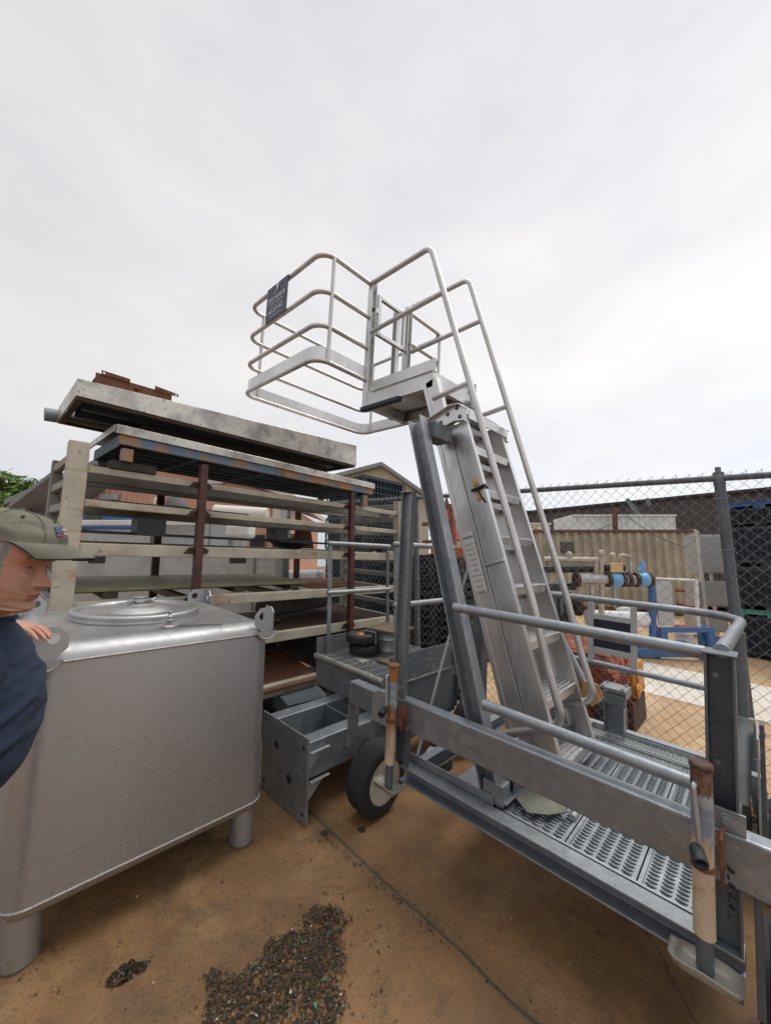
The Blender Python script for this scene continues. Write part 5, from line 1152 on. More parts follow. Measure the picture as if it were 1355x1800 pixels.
# ---- pump skid
sk = thing('pump_skid', at(1150,1145,6.7), 'pump skid with polished horizontal pipe, light blue valves and bright blue base frame', 'pump skid')
D0 = 6.7
def P_(px, py, d=0): return at(px, py, D0+d)
def tb(nm, pts, r, m_, par=sk, n=14, **kw):
    mb = MB('w'); mb.tube(pts, r, n, **kw); return mb.build(nm, m_, par)
tb('main_pipe', [P_(1012,1017),P_(1070,1018.5)], .086, M['inox_bright']); tb('main_pipe', [P_(1092,1019),P_(1120,1020)], .086, M['inox_bright'])
for px in (1013,1068,1093,1104,1117,1140):
    c = P_(px,1019); mb = MB('w'); mb.lathe([(.125,-.025),(.125,.025)], c, cu_, 20); mb.build('flange', M['rust_dark'], sk)
for px in (1080,1128):
    c = P_(px,1019); mb = MB('w'); mb.lathe([(.09,-.11),(.118,-.08),(.125,0),(.118,.08),(.09,.11)], c, cu_, 20); mb.build('valve', M['lightblue'], sk)
c = P_(1079,998); mb = MB('w'); obox(mb, c-cu_*.11-cn_*.08, cu_, cn_, .22, .16, c.z-.08, c.z+.08); a_ = mb.build('actuator', M['zinc_y'], sk, .012)
mb = MB('w'); mb.lathe([(.06,-.17),(.06,.17)], c, cu_, 16); mb.build('actuator_ends', M['blackmetal'], a_)
mb = MB('w'); mb.bar(P_(1130,1010), P_(1128,985), .05, .05, cn_); mb.bar(P_(1132,990), P_(1124,1004), .07, .03, cn_); mb.build('lever', M['lightblue'], sk)
tb('upper_pipe', [P_(955,983),P_(1050,984)], .045, M['cream']); tb('upper_pipe', [P_(960,991),P_(1048,992)], .035, M['cream_grey'])
tb('black_hose', [P_(950,1000,.1),P_(1062,1000,.1)], .065, M['black']); tb('black_hose', [P_(945,1032,.15),P_(1010,1030,.15)], .07, M['black'])
for px, y0, y1, r in ((1046,985,1012,.04),(1056,978,1080,.045),(1039,1028,1090,.045),(1079,1030,1068,.022),(1107,985,1010,.03)): tb('riser', [P_(px,y0),P_(px+1,y1)], r, M['cream'] if r > .03 else M['inox'])
for px, y in ((1000,978),(1056,975),(1076,980)): mb = MB('w'); mb.lathe([(.05,0),(.055,.05),(.03,.08),(0,.09)], P_(px,y), (0,0,1), 12); mb.build('cap', M['cream'], sk)
tb('gooseneck', rpath([P_(1107,1000),P_(1107,977),P_(1088,975),P_(1088,985)], .06), .024, M['cream'])
tb('blue_riser', [P_(1145,1030),P_(1147,1125)], .055, M['blue']); tb('blue_riser', [P_(1150,1035,.2),P_(1152,1060,.2)], .10, M['blue'])
c0 = P_(1151,1022); c1 = P_(1176,1100); mb = MB('w'); obox(mb, c0, cu_, cn_, .27, .03, c1.z, c0.z); mb.build('splash_panel', M['grey_paint'], sk, .004)
tb('grey_rail', [P_(1152,1017,.05),P_(1222,1020,.05)], .02, M['white']); tb('grey_rail', [P_(1222,1018,.05),P_(1227,1110,.05)], .032, M['white'])
tb('white_vessel', [P_(1032,1085,.1),P_(1146,1090,.1)], .13, M['tarp'], n=20); mb = MB('w'); mb.lathe([(.02,-.14),(.14,-.14),(.14,.0),(.0,.05)], P_(1098,1070,.3), (0,0,1), 18); mb.build('drum', M['white'], sk)
a = P_(1115,1112); b_ = P_(1240,1140); zb = zg(a.x,a.y)+.02
mb = MB('w'); p = P_(1120,1120); obox(mb, p, cu_, cn_, 1.35, .10, .13, .26); obox(mb, p+cn_*.7, cu_, cn_, 1.35, .10, .13, .26); obox(mb, p-cu_*1.1, cu_, cn_, 1.1, .08, .16, .26); obox(mb, p-cu_*1.1+cn_*.72, cu_, cn_, 1.1, .08, .16, .26); mb.build('base_frame', M['blue'], sk, .008)
mb = MB('w'); p = P_(1160,1105); obox(mb, p, cu_, cn_, .92, .06, P_(1160,1112).z, P_(1160,1103).z); obox(mb, p, cu_, cn_, .12, .06, .26, P_(1160,1112).z); obox(mb, p+cu_*.80, cu_, cn_, .12, .06, .16, P_(1160,1112).z); mb.plate([p+cu_*.92+UPZ*(-p.z+.13), p+cu_*1.05+UPZ*(-p.z+.13), p+cu_*1.05+UPZ*(-p.z+.30), p+cu_*.92+UPZ*(-p.z+.48)], cn_, .05); mb.build('guard_frame', M['blue'], sk, .006)
tb('red_valve', [P_(1188,1037),P_(1202,1038)], .03, M['redscrap']); tb('red_valve', [P_(1190,1062),P_(1205,1064)], .035, M['redscrap'])
for px in (1040,1146,1230): 
    c = P_(px,1100,.1); mb = MB('w'); obox(mb, c, cu_, cn_, .09, .09, zg(c.x,c.y), max(c.z, .3)); mb.build('leg', M['blue'], sk)
en = thing('diesel_engine', at(965,1105,7.3), 'dark greasy engine block on the skid behind the ladder handrail', 'engine')
mb = MB('w'); c = at(930,1040,7.3); obox(mb, c, cu_, cn_, .80, .5, zg(c.x,c.y)+.35, c.z); mb.build('block', M['blackmetal'], en, .03)
for k in range(6):
    mb = MB('w'); obox(mb, c+cu_*(.06+.12*k)-cn_*.03, cu_, cn_, .07, .03, zg(c.x,c.y)+.55, c.z-.06); mb.build('rib', M['galv_dark'], en, .008)
mb = MB('w'); mb.lathe([(.0,-.05),(.17,-.05),(.19,0),(.19,.05),(.0,.06)], c+cu_*.86+UPZ*-.25, cu_, 24); mb.build('flywheel', M['rust_dark'], en)
mb = MB('w'); obox(mb, c-cn_*.02, cu_, cn_, 1.0, .55, zg(c.x,c.y)+.02, zg(c.x,c.y)+.34); mb.build('base', M['rust_dark'], en, .02)
for px, py, d, m_, lb in ((1200,1098,7.6,M['white'],'white drum with a red lid behind the blue guard frame'),(1012,1098,6.2,M['blue'],'dull blue drum left of the notice board, beyond the fence')):
    c = at(px,py,d); t_ = thing('drum', (c.x,c.y,zg(c.x,c.y)), lb, 'drum'); h = .42
    mb = MB('w'); mb.lathe([(.15,0),(.15,h*.33),(.156,h*.34),(.15,h*.36),(.15,h*.66),(.156,h*.67),(.15,h*.69),(.15,h)], (c.x,c.y,zg(c.x,c.y)+.005), (0,0,1), 24); mb.build('drum_body', m_, t_)
    mb = MB('w'); mb.lathe([(.155,h-.02),(.155,h+.01),(.05,h+.015),(0,h+.015)], (c.x,c.y,zg(c.x,c.y)+.005), (0,0,1), 24); mb.build('drum_lid', M['redscrap'] if m_ is M['white'] else M['blackmetal'], t_)
for i, (p, q, sag) in enumerate((((1100,905),(1340,960),.5),((930,925),(1085,915),.35))):
    a = at(*p,11.5); b_ = at(*q,8.5 if i == 0 else 11.5); mb = MB('w'); mb.tube([a.lerp(b_,k/14)-UPZ*(sag*4*(k/14)*(1-k/14)) for k in range(15)], .012, 5); tag(mb.build('cable', M['black']), ('sagging black cable between the container and the bins','sagging black cable along the top of the beige container')[i], 'cable')
# machine just behind the fence
mc = thing('rusty_machine', (4.55, 1.25, .08), 'yellow and flaking red brown machine on a rubber tyre just behind the fence', 'machine', fr='w')
mb = MB('s'); mb.prism([(0,.10),(.0,.55),(.16,.72),(.70,.72),(.86,.55),(.86,.1)], (4.12,1.02,0),(5.0,1.02,0),(0,1,0),(0,0,1)); mb.build('body', M['redscrap'], mc, .01)
mb = MB('s'); mb.box(4.56,5.0,.955,1.012,.28,.60); mb.build('side_panel', M['yellow'], mc, .03)
for q in ((4.66,.50),(4.62,.36)):
    mb = MB('s'); mb.lathe([(.07,0),(.075,.012),(.05,.02),(0,.022)], (q[0],.954,q[1]), (0,-1,0), 16); mb.build('hatch', M['yellow'], mc)
mb = MB('s'); mb.box(4.45,5.0,.965,1.012,.0,.275); mb.build('skid_base', M['rust_dark'], mc, .01)
mb = MB('s')
for k in range(70):
    x = 4.115+random.random()*.45; y = 1.02+random.random()*.7; mb.plate([(x,y,.725),(x+.10,y+.02,.75+random.random()*.05),(x+.08,y+.10,.74+random.random()*.04),(x-.02,y+.07,.728)], (0,0,1), .004)
for k in range(60):                                # scraps of rusty lattice on the face towards the yard
    y = 1.03+random.random()*.8; z = .30+random.random()*.36; l = random.uniform(.04,.12); mb.bar((4.105-random.random()*.03,y,z),(4.10-random.random()*.04,y+random.gauss(0,l),z+random.gauss(0,l*.7)), .012, .006)
    x = 4.13+random.random()*.4; mb.bar((x,1.005-random.random()*.03,z),(x+random.gauss(0,l),1.0-random.random()*.03,z+random.gauss(0,l*.7)), .012, .006)
mb.build('flaking_sheet', M['redscrap'], mc)['kind'] = 'stuff'
mb = MB('s'); mb.lathe([(.12,-.06),(.20,-.07),(.235,-.03),(.235,.05),(.20,.09),(.12,.08)], (3.98,1.02,.237), (0,1,0), 32); w_ = mb.build('wheel', M['rubber'], mc)
mb = MB('s'); mb.lathe([(.12,-.05),(.09,-.02),(.03,-.03),(0,-.03)], (3.98,1.02,.237), (0,1,0), 24); mb.build('rim', M['rim'], w_)
mb = MB('s'); mb.box(3.94,4.6,1.10,1.16,.21,.27); mb.build('axle', M['rust_dark'], mc)
for i, (x, y, z, L, m_, lb) in enumerate(((4.35,1.75,.07,1.6,M['wood'],'weathered timber lying behind the fence left of the machine'),(4.2,1.95,.07,1.5,M['rust'],'rusty bar lying behind the fence left of the machine'),(4.9,2.3,.08,1.8,M['wood'],'grey timber lying farther back behind the fence'))):
    mb = MB('s'); mb.box(x,x+L,y,y+.11,.004,z+.03); tag(mb.build('timber' if m_ is M['wood'] else 'steel_bar', m_, None, .006), lb, 'timber' if m_ is M['wood'] else 'bar')
mb = MB('s'); mb.box(3.46,3.63,.00,.13,.004,.05); mb.box(3.47,3.62,.01,.12,.05,.055); tag(mb.build('black_tray', M['black'], None, .006), 'small black tray among dead leaves at the foot of the fence', 'tray')
o = litter('leaf_litter', 700, [(3.62,.12,.10,.30,1),(3.66,-.3,.06,.4,.5),(3.6,.6,.06,.5,.3)], .03, LM, [6,3,1,0,.1]); tag(o, 'dark dead leaves gathered along the foot of the fence', 'leaf litter', kind='stuff')
# ---- behind the rack: truck, buildings, trees
UU = cu_; NN = cn_
def quadbox(nm, x0, y0, x1, y1, d, depth, m_, par=None, bev=.01, lab=None, cat=None):
    a = at(x0,y0,d); b_ = at(x1,y1,d); L = (Vector((b_.x-a.x,b_.y-a.y,0))).length
    mb = MB('w'); obox(mb, a, RGT, FWD, L, depth, min(at(x0,y1,d).z,b_.z), a.z); return tag(mb.build(nm, m_, par, bev), lab, cat)
trk = thing('service_truck', at(300,1100,6.6), 'parked silver and blue service truck with tool boxes, seen through the rack', 'truck')
quadbox('body_panel', 60,968,442,1085,6.2,1.6,M['truckgrey'],trk,.02)
quadbox('tool_box', 443,974,482,1085,6.25,.6,M['plateman'],trk,.01)
quadbox('tool_box', 152,931,262,968,6.5,.6,M['plateman'],trk,.01); quadbox('locker', 263,905,405,968,6.6,.8,M['truckgrey'],trk,.015)
for x0, x1 in ((268,288),(292,340),(345,366),(372,402)): quadbox('locker_door', x0,912,x1,962,6.58,.02,M['grey_paint'],trk,.006)
quadbox('cab', 138,893,255,931,7.4,1.5,M['blue'],trk,.05); quadbox('cab_window', 150,900,176,920,7.38,.02,M['glass'],trk,.01)
quadbox('white_bar', 132,914,350,923,6.35,.12,M['white'],trk,.01); quadbox('white_box', 396,921,436,944,6.4,.4,M['white'],trk,.05)
for x in (170, 418): quadbox('recessed_handle', x-14,978,x+14,990,6.19,.02,M['blackmetal'],trk,.004)
mb = MB('w'); mb.tube([at(378,899,7.2),at(470,905,7.2)], .13, 20); mb.build('cylinder_tank', M['eave'], trk)
mb = MB('w'); c = at(308,892,6.7); mb.lathe([(.24,0),(.22,.05),(.12,.16),(.05,.20),(0,.20)], c, (0,0,1), 20); mb.build('hopper', M['brownmetal'], trk)
mb = MB('w'); c = at(277,889,6.7); mb.lathe([(.05,0),(.06,.03),(.06,.12),(.04,.15),(0,.16)], c, (0,0,1), 14); mb.build('lamp', M['white'], trk)
for x in (150, 400):
    c = at(x,1100,6.3); mb = MB('w'); mb.lathe([(.25,-.02),(.38,-.03),(.42,.02),(.42,.2),(.36,.24)], (c.x,c.y,zg(0,c.y)+.42), FWD, 28); mb.build('wheel', M['rubber'], trk)
wt = quadbox('white_skip', 486,1003,555,1090,7.3,1.0,M['tarp'],None,.06,'white sheeted skip behind the rack, left of the black bins','skip')
wt = quadbox('white_locker', 440,1040,487,1090,6.9,.6,M['white'],None,.03,'low white locker behind the rack beside the truck','locker')
quadbox('brown_screen', 479,938,527,968,9.5,.05,M['rust'],None,.01,'brown rusted screen leaning far behind the fence post','screen')
# salmon building with a low gable facing the yard
pb = thing('pink_building', at(270,1000,11), 'salmon pink sheet clad building with cream eaves behind the rack', 'building')
a = at(60,900,11); b_ = at(506,900,11); zl = at(48,888,11).z; zp = at(265,792,11).z; zr = at(512,880,11).z
mb = MB('w'); corrugated(mb, a, b_, lambda s: 0.3, lambda s: zl+(zp-zl)*s/.46 if s < .46 else zp+(zr-zp)*(s-.46)/.54, .165, .02, FWD, .30); mb.build('wall', M['pink'], pb)
mb = MB('w'); obox(mb, a+FWD*.03, RGT, FWD, (b_-a).length, 5, .3, min(zl,zr)); mb.build('core', M['pink'], pb)
def roofslab(p, q, t=.16, ov=.45, dep=5.4):
    mb = MB('w'); p = Vector(p); q = Vector(q); f0 = -FWD*ov; f1 = FWD*dep
    mb.add([p+f0,q+f0,q+f1,p+f1,p+f0+UPZ*t,q+f0+UPZ*t,q+f1+UPZ*t,p+f1+UPZ*t], [(0,3,2,1),(4,5,6,7),(0,1,5,4),(1,2,6,5),(2,3,7,6),(3,0,4,7)]); return mb
roofslab(at(34,892,11), at(265,789,11)).build('roof', M['roofgrey'], pb); roofslab(at(265,789,11), at(522,882,11)).build('roof', M['eave'], pb)
quadbox('louver', 354,836,392,850,10.9,.05,M['whitepanel'],pb,.01); quadbox('wall_box', 174,868,206,878,10.9,.1,M['grey_paint'],pb,.01); quadbox('corner_board', 480,884,506,960,10.92,.05,M['eave'],pb,.01)
quadbox('downpipe', 494,890,500,965,10.86,.05,M['grey_paint'],pb,.01); quadbox('door_opening', 440,940,464,985,10.9,.03,M['blackmetal'],pb,.005)
# lean-to roof at the far left
ln = thing('lean_to', at(70,960,9.5), 'grey lean-to with sloping eave at the left behind the man', 'lean-to')
roofslab(at(36,896,9.5), at(112,838,9.5), .10, .3, 3).build('roof', M['roofgrey'], ln); quadbox('fascia', 52,893,110,905,9.6,.05,M['brownmetal'],ln,.01); quadbox('wall', 56,905,120,1010,9.7,2.0,M['gable'],ln,.01)
# cream gable behind the bins
gb = thing('cream_building', at(665,950,22), 'cream gabled building far behind the black bins', 'building')
A_, B_, C_ = at(596,842,22), at(671,822,22), at(752,880,22); mb = MB('w'); zb = 1.0
mb.plate([(A_.x,A_.y,zb),(C_.x,C_.y,zb),C_,B_,A_], FWD, 6); mb.build('gable_wall', M['gable'], gb)
roofslab(A_-RGT*.3-UPZ*.05, B_, .22, .5, 6).build('roof', M['roofgrey'], gb); roofslab(B_, C_+RGT*.3-UPZ*.15, .22, .5, 6).build('roof', M['roofgrey'], gb)
# trees at the left
def tree(name, c, lab, R, nl, mats, seed, trunk_h, lsize, compound):
    random.seed(seed); t = thing(name, (c.x, c.y, zg(c.x,c.y)), lab, 'tree'); base = Vector((c.x, c.y, zg(c.x,c.y)))
    mb = MB('w'); mb.tube([base, base+Vector((.1,.05,(c.z-base.z)*.5)), Vector((c.x,c.y,c.z-R*.2))], .16, 10, r2=.05); tips = []
    for k in range(16):
        th = random.random()*2*pi; el = random.uniform(-.1,1.25); L = R*random.uniform(.55,1.05); s = Vector((c.x,c.y,c.z-R*.45+random.random()*R*.3)); d = Vector((cos(th)*cos(el), sin(th)*cos(el), sin(el)))
        e = s+d*L; m_ = s+d*L*.5+Vector((0,0,.1*R)); mb.tube([s,m_,e], .035, 6, r2=.010); tips += [m_, e, s+d*L*.75, e]
    mb.build('trunk', M['bark'], t); mb = MB('w')
    for _ in range(nl):
        tp = random.choice(tips); mb.cur = 0 if random.random() < .6 else 1
        if compound:                                      # a feathery spray of drooping leaflets
            o = tp+Vector((random.gauss(0,.22),random.gauss(0,.22),random.gauss(0,.16)))*R*.55; th = random.random()*2*pi; d = Vector((cos(th),sin(th),random.uniform(-.5,.25))).normalized(); side = d.cross(UPZ).normalized()
            for k in range(7):
                p = o+d*(lsize*.55*k)-UPZ*(.012*k*k*lsize*2)
                for s in (-1,1):
                    q = p+side*s*lsize*1.5+d*lsize*.4-UPZ*lsize*random.uniform(.3,.8); m_ = (p+q)/2; w = d*lsize*.28
                    mb.add([p, m_-w, q, m_+w], [(0,1,2,3)])
        else:
            o = tp+Vector((random.gauss(0,.25),random.gauss(0,.25),random.gauss(0,.22)))*R*.75; n = Vector((random.gauss(0,1),random.gauss(0,1),random.gauss(.4,1))).normalized(); u = n.orthogonal().normalized(); w = n.cross(u); l = lsize*random.uniform(.7,1.5)
            mb.add([o-u*l, o+w*l*.5, o+u*l, o-w*l*.5], [(0,1,2,3)])
    mb.build('crown', mats, t)
tree('feathery_tree', at(52,872,13), 'feathery green tree with drooping leaflets above the lean-to roof', 1.0, 330, [M['leaf'],M['leaf2']], 5, 2, .085, True)
tree('feathery_tree', at(8,845,12), 'feathery green tree whose sprays reach highest above the cap', .75, 150, [M['leaf'],M['leaf2']], 9, 2, .085, True)
tree('leafy_tree', at(14,902,11.5), 'dense yellow green tree just above the cap of the man', .95, 2600, [M['leaf'],M['leaf2']], 12, 2, .075, False)
tree('leafy_tree', at(-40,885,14), 'dense green tree at the far left edge', 1.6, 2400, [M['leaf'],M['leaf']], 14, 2, .10, False)
random.seed(21)
# ------------------------------------------------------------------ the man (upright, frame 'w')
HZ = .09
man = thing('person', camf(-1.2, 1.0, HZ), 'man in olive cap and navy shirt resting a hand on the tank lug', 'person')
def loft(mb, rings, n=28, smooth=True, cap0=True, cap1=True):
    """rings: (centre, axis a vector, axis b vector, power)"""
    vs = []
    for c, a, b_, pw in rings:
        for k in range(n):
            t = 2*pi*k/n; ct, st = cos(t), sin(t)
            vs.append(c + a*(abs(ct)**pw*(1 if ct >= 0 else -1)) + b_*(abs(st)**pw*(1 if st >= 0 else -1)))
    m = len(rings); fs = [(i*n+k, i*n+(k+1) % n, (i+1)*n+(k+1) % n, (i+1)*n+k) for i in range(m-1) for k in range(n)]
    mb.add(vs, fs, smooth)
    if cap0: mb.add(vs[:n], [tuple(range(n-1,-1,-1))])
    if cap1: mb.add(vs[-n:], [tuple(range(n))])
    return mb
def limb(mb, pts, radii, n=18, flat=None):
    P = [Vector(p) for p in pts]; rings = []
    u = None
    for i, p in enumerate(P):
        t = (P[min(i+1,len(P)-1)]-P[max(i-1,0)]).normalized()
        if u is None: u = t.orthogonal().normalized()
        u = (u-t*u.dot(t)).normalized(); w = t.cross(u); r = radii[i]
        rings.append((p, u*r, w*r, 1))
    return loft(mb, rings, n)
# torso levels: z, centre along the view's right, half depth (front to back), half width
TL = [(1.00,-1.205,.150,.185),(1.04,-1.170,.160,.190),(1.10,-1.105,.168,.195),(1.16,-1.072,.172,.195),(1.22,-1.052,.170,.195),(1.28,-1.045,.163,.195),(1.33,-1.040,.155,.200),(1.38,-1.034,.142,.205),(1.42,-1.026,.124,.200),(1.45,-1.018,.106,.180),(1.475,-1.010,.088,.140),(1.495,-1.003,.074,.095),(1.512,-.998,.066,.074)]
FC = 1.02
BX = (RGT*cos(radians(30))+FWD*sin(radians(30))); BY = UPZ.cross(BX)
mb = MB('w'); rings = []
def fold(z, k): return 1
for z, r, a, b_ in TL:
    r -= .028 if z < 1.3 else .034+.12*max(0,z-1.38)
    rings.append((camf(r, FC, z), BX*a, BY*b_, .88))
# denser and creased
R2 = []
for i in range(len(rings)-1):
    for s in range(9):
        t = s/9; R2.append((rings[i][0].lerp(rings[i+1][0],t), rings[i][1].lerp(rings[i+1][1],t), rings[i][2].lerp(rings[i+1][2],t), .88))
R2.append(rings[-1]); vs = []; n = 110
from mathutils import noise as mn
for c, a, b_, pw in R2:
    for k in range(n):
        t = 2*pi*k/n; ct, st = cos(t), sin(t)
        p = c + a*(abs(ct)**pw*(1 if ct >= 0 else -1)) + b_*(abs(st)**pw*(1 if st >= 0 else -1)); d = (p-c).normalized()
        sl = p.z*1.0-.55*(p-camf(-1.05,FC,0)).dot(RGT)*1.0-.25*(p-camf(-1.05,FC,0)).dot(FWD)
        ridge = 1-abs(mn.noise(Vector((sl*17, (p.x+p.y)*2.2, p.z*3))))*2.4
        f = .007*max(-.5, ridge-.45)*max(0,mn.noise(Vector((p.x*4+9, p.y*4, p.z*5)))+.45) + .010*mn.noise(Vector((p.x*5+3, p.y*5, p.z*9))) + .003*mn.noise(Vector((p.x*18, p.y*18, p.z*30)))
        ta = (t+pi) % (2*pi)-pi
        for (z0, sl_, A_, w_) in ((1.285,.055,.011,.011),(1.255,.085,-.009,.010),(1.205,.045,.012,.013),(1.165,.10,-.010,.012),(1.125,.07,.010,.012),(1.335,-.05,.006,.012),(1.385,-.09,.006,.014),(1.43,-.07,-.005,.010)):
            f += A_*exp(-((c.z-z0-sl_*(ta+.9)-.008*sin(ta*3+z0*40))/w_)**2)*(.55+.45*sin(ta*1.4+z0*55))
        f *= max(0, min(1, (1.50-c.z)/.08)); vs.append(p+d*f)
m = len(R2); mb.add(vs, [(i*n+k, i*n+(k+1) % n, (i+1)*n+(k+1) % n, (i+1)*n+k) for i in range(m-1) for k in range(n)], True)
# sleeves
sh_n = camf(-1.03,FC,1.405)-BY*.175; sh_f = camf(-1.06,FC,1.405)+BY*.155
el_f = camf(-1.38, FC+.26, 1.20); wr_f = Vector((.055, 1.918, 1.467-.012))
wr_f = camf(-1.447, 1.525, 1.420)
limb(mb, [sh_f-BY*.06, sh_f, sh_f.lerp(el_f,.45), sh_f.lerp(el_f,.7)], [.085,.085,.072,.068])
limb(mb, [sh_n+BY*.06, sh_n, sh_n+camf(-.05,-.04,-.13), sh_n+camf(-.07,-.05,-.20)], [.085,.085,.072,.068])
mb.tube([camf(-1.046+.0665*cos(k*pi/14), FC+.0745*sin(k*pi/14), 1.513) for k in range(28)], .006, 8, closed=True)
mb.build('shirt', M['navy'], man)
# ---- head, neck, arms: one skin surface each
HS = 1.07; hc = camf(-.978, 1.00, 1.668); yaw = radians(-12); face = RGT*cos(yaw)-FWD*sin(yaw); left = UPZ.cross(face)
pit = radians(13); fx = (face*cos(pit)-UPZ*sin(pit)).normalized(); fz = left.cross(fx)*-1; fz = fx.cross(left)
fz = (UPZ*cos(pit)+face*sin(pit)).normalized()
def H(x, y, z): return hc + fx*(x*HS) + left*(y*HS) + fz*(z*HS)
def g(a, s): return exp(-(a/s)**2)
def tab(t, z):
    if z <= t[0][0]: return t[0][1]
    for (z0,v0),(z1,v1) in zip(t, t[1:]):
        if z <= z1:
            q = (z-z0)/(z1-z0); q = q*q*(3-2*q)*.5+q*.5; return v0+(v1-v0)*q
    return t[-1][1]
XF = [(-.122,.030),(-.116,.070),(-.110,.082),(-.102,.0875),(-.090,.084),(-.084,.084),(-.060,.0905),(-.050,.0885),(-.035,.086),(-.015,.0835),(0,.084),(.012,.0895),(.022,.0925),(.045,.091),(.07,.083),(.09,.068),(.100,.040),(.107,.022),(.110,.0)]
XB = [(-.122,.03),(-.112,.0),(-.100,-.035),(-.08,-.060),(-.05,-.078),(-.02,-.090),(.02,-.1),(.05,-.097),(.08,-.080),(.098,-.05),(.107,-.028),(.110,-.0)]
WD = [(-.122,.012),(-.116,.028),(-.108,.040),(-.095,.050),(-.075,.059),(-.05,.0655),(-.02,.0705),(.02,.0745),(.05,.074),(.08,.064),(.097,.043),(.107,.024),(.110,.0)]
NZ = [(-.056,0),(-.0525,.006),(-.049,.020),(-.044,.0275),(-.038,.0275),(-.028,.0205),(-.015,.0125),(-.002,.006),(.010,.0015),(.016,0)]
def head_pt(az, z):
    ca, sa = cos(az), sin(az); fr = max(0, ca)
    w = tab(WD, z); xf = tab(XF, z); xb = tab(XB, z)
    mid = min(-.004, xf-.02) if z > -.105 else (xf+xb)/2
    pw = .86
    y = w*(abs(sa)**pw)*(1 if sa >= 0 else -1)
    x = mid+(xf-mid)*abs(ca)**pw if ca >= 0 else mid-(mid-xb)*abs(ca)**.95
    dx = 0
    dx += .0030*g(z-.021,.007)*g(abs(y)-.026,.020)*fr
    for s in (-1, 1):
        dx -= .0085*g(z+.001,.0105)*g(y-s*.0305,.0155)*fr
        dx -= .0045*g(z+.006,.012)*g(y-s*.0155,.006)*fr
        dx -= .0020*g(z+.017,.004)*g(y-s*.030,.014)*fr          # bag under the eye
        dx += .0055*g(z+.034,.018)*g(y-s*.044,.016)*fr
        dx -= .0042*g((z+.062)-.55*(abs(y)-.030),.0045)*g(y-s*.031,.011)*fr   # fold from nose to mouth
        dx -= .0020*g((z+.085)-.9*(abs(y)-.036),.0045)*g(y-s*.036,.008)*fr
        dx += .0095*g(z+.0435,.0075)*g(y-s*.0130,.0060)*fr
        dx -= .0045*g(z+.0505,.0025)*g(y-s*.0085,.0040)*fr
    dx += tab(NZ, z)*(g(y,.0080+.0045*g(z+.042,.010))) *(1 if ca > 0 else 0)
    dx += .0045*g(z+.0665,.0040)*g(y,.019)*fr + .0060*g(z+.0765,.0046)*g(y,.017)*fr - .0055*g(z+.0714,.0018)*g(y,.022)*fr - .003*g(z+.0865,.005)*g(y,.015)*fr
    dx += .0060*g(z+.103,.010)*g(y,.018)*fr - .0015*g(z+.058,.006)*g(y,.0035)*fr
    # loose skin under the jaw, fine creases at the outer eye
    dx += .0012*sin(z*900+y*200)*g(abs(y)-.056,.008)*g(z+.004,.016)*fr
    return x+dx, y, z
mb = MB('w'); NA = 160; ZL = []
z = -.122
while z < .1095: ZL.append(z); z += .0016 if -.095 < z < .025 else .003
ZL.append(.110); vs = []
for z in ZL:
    for k in range(NA):
        az = 2*pi*k/NA; az = az - .32*sin(2*az)*.5*(1 if cos(az) > 0 else 0) if False else az
        vs.append(H(*head_pt(az, z)))
NE = len(ZL)-1
mb.add(vs, [(i*NA+k, i*NA+(k+1) % NA, (i+1)*NA+(k+1) % NA, (i+1)*NA+k) for i in range(NE) for k in range(NA)], True)
mb.add(vs[:NA], [tuple(range(NA-1,-1,-1))], True)
def face_x(y, z):
    best = min(((abs(head_pt(k*.01, z)[1]-y), head_pt(k*.01, z)[0]) for k in range(-110,111)), key=lambda t: t[0]); return best[1]
# neck
loft(mb, [(H(-.022,0,-.045), fx*.060, left*.056, 1),(H(-.030,0,-.085), fx*.062, left*.058, 1),(camf(-1.036,1.015,1.548), RGT*.060, FWD*.062, 1),(camf(-1.044,1.02,1.50), RGT*.062, FWD*.074, 1),(camf(-1.05,1.02,1.475), RGT*.055, FWD*.07, 1)], 28)
for s in (-1, 1):                                      # ears
    vs = []; N1 = 20
    for rr, off in ((1,.004),(1.0,.014),(.86,.019),(.62,.009),(.3,.006)):
        for k in range(N1):
            t = 2*pi*k/N1; a_ = .017*rr*(1+.15*sin(t)); b_ = .031*rr*(1 if sin(t) > 0 else .95)
            vs.append(H(-.012+a_*cos(t)-.004*sin(t)-off*.3, s*(.072+off), -.012+b_*sin(t)))
    mb.add(vs, [(i*N1+k, i*N1+(k+1) % N1, (i+1)*N1+(k+1) % N1, (i+1)*N1+k) for i in range(4) for k in range(N1)]+[tuple(range(4*N1,5*N1))], True)
body = mb
loft(body, [(camf(-1.10,1.02,1.16), BX*.10, BY*.14, 1),(camf(-1.06,1.02,1.30), BX*.10, BY*.15, 1),(camf(-1.04,1.02,1.40), BX*.085, BY*.15, 1),(camf(-1.045,1.02,1.455), BX*.055, BY*.08, 1),(camf(-1.04,1.02,1.49), BX*.05, BY*.05, 1)], 24)
limb(body, [camf(-1.04,1.02,1.40), sh_f, sh_f.lerp(el_f,.66)], [.06,.055,.05])
limb(body, [camf(-1.04,1.02,1.40), sh_n, sh_n+camf(-.06,-.045,-.19)], [.06,.055,.05])
# forearms
limb(body, [sh_f.lerp(el_f,.62), el_f+camf(-.0,0,.02), el_f+camf(.0,.012,-.0), el_f.lerp(wr_f,.3), el_f.lerp(wr_f,.7), wr_f], [.050,.049,.047,.047,.035,.029])
nel = sh_n+camf(-.11,-.07,-.29); nwr = sh_n+camf(-.02,-.06,-.53); limb(body, [sh_n+camf(-.06,-.045,-.17), nel, nel.lerp(nwr,.3), nwr], [.05,.046,.045,.03])
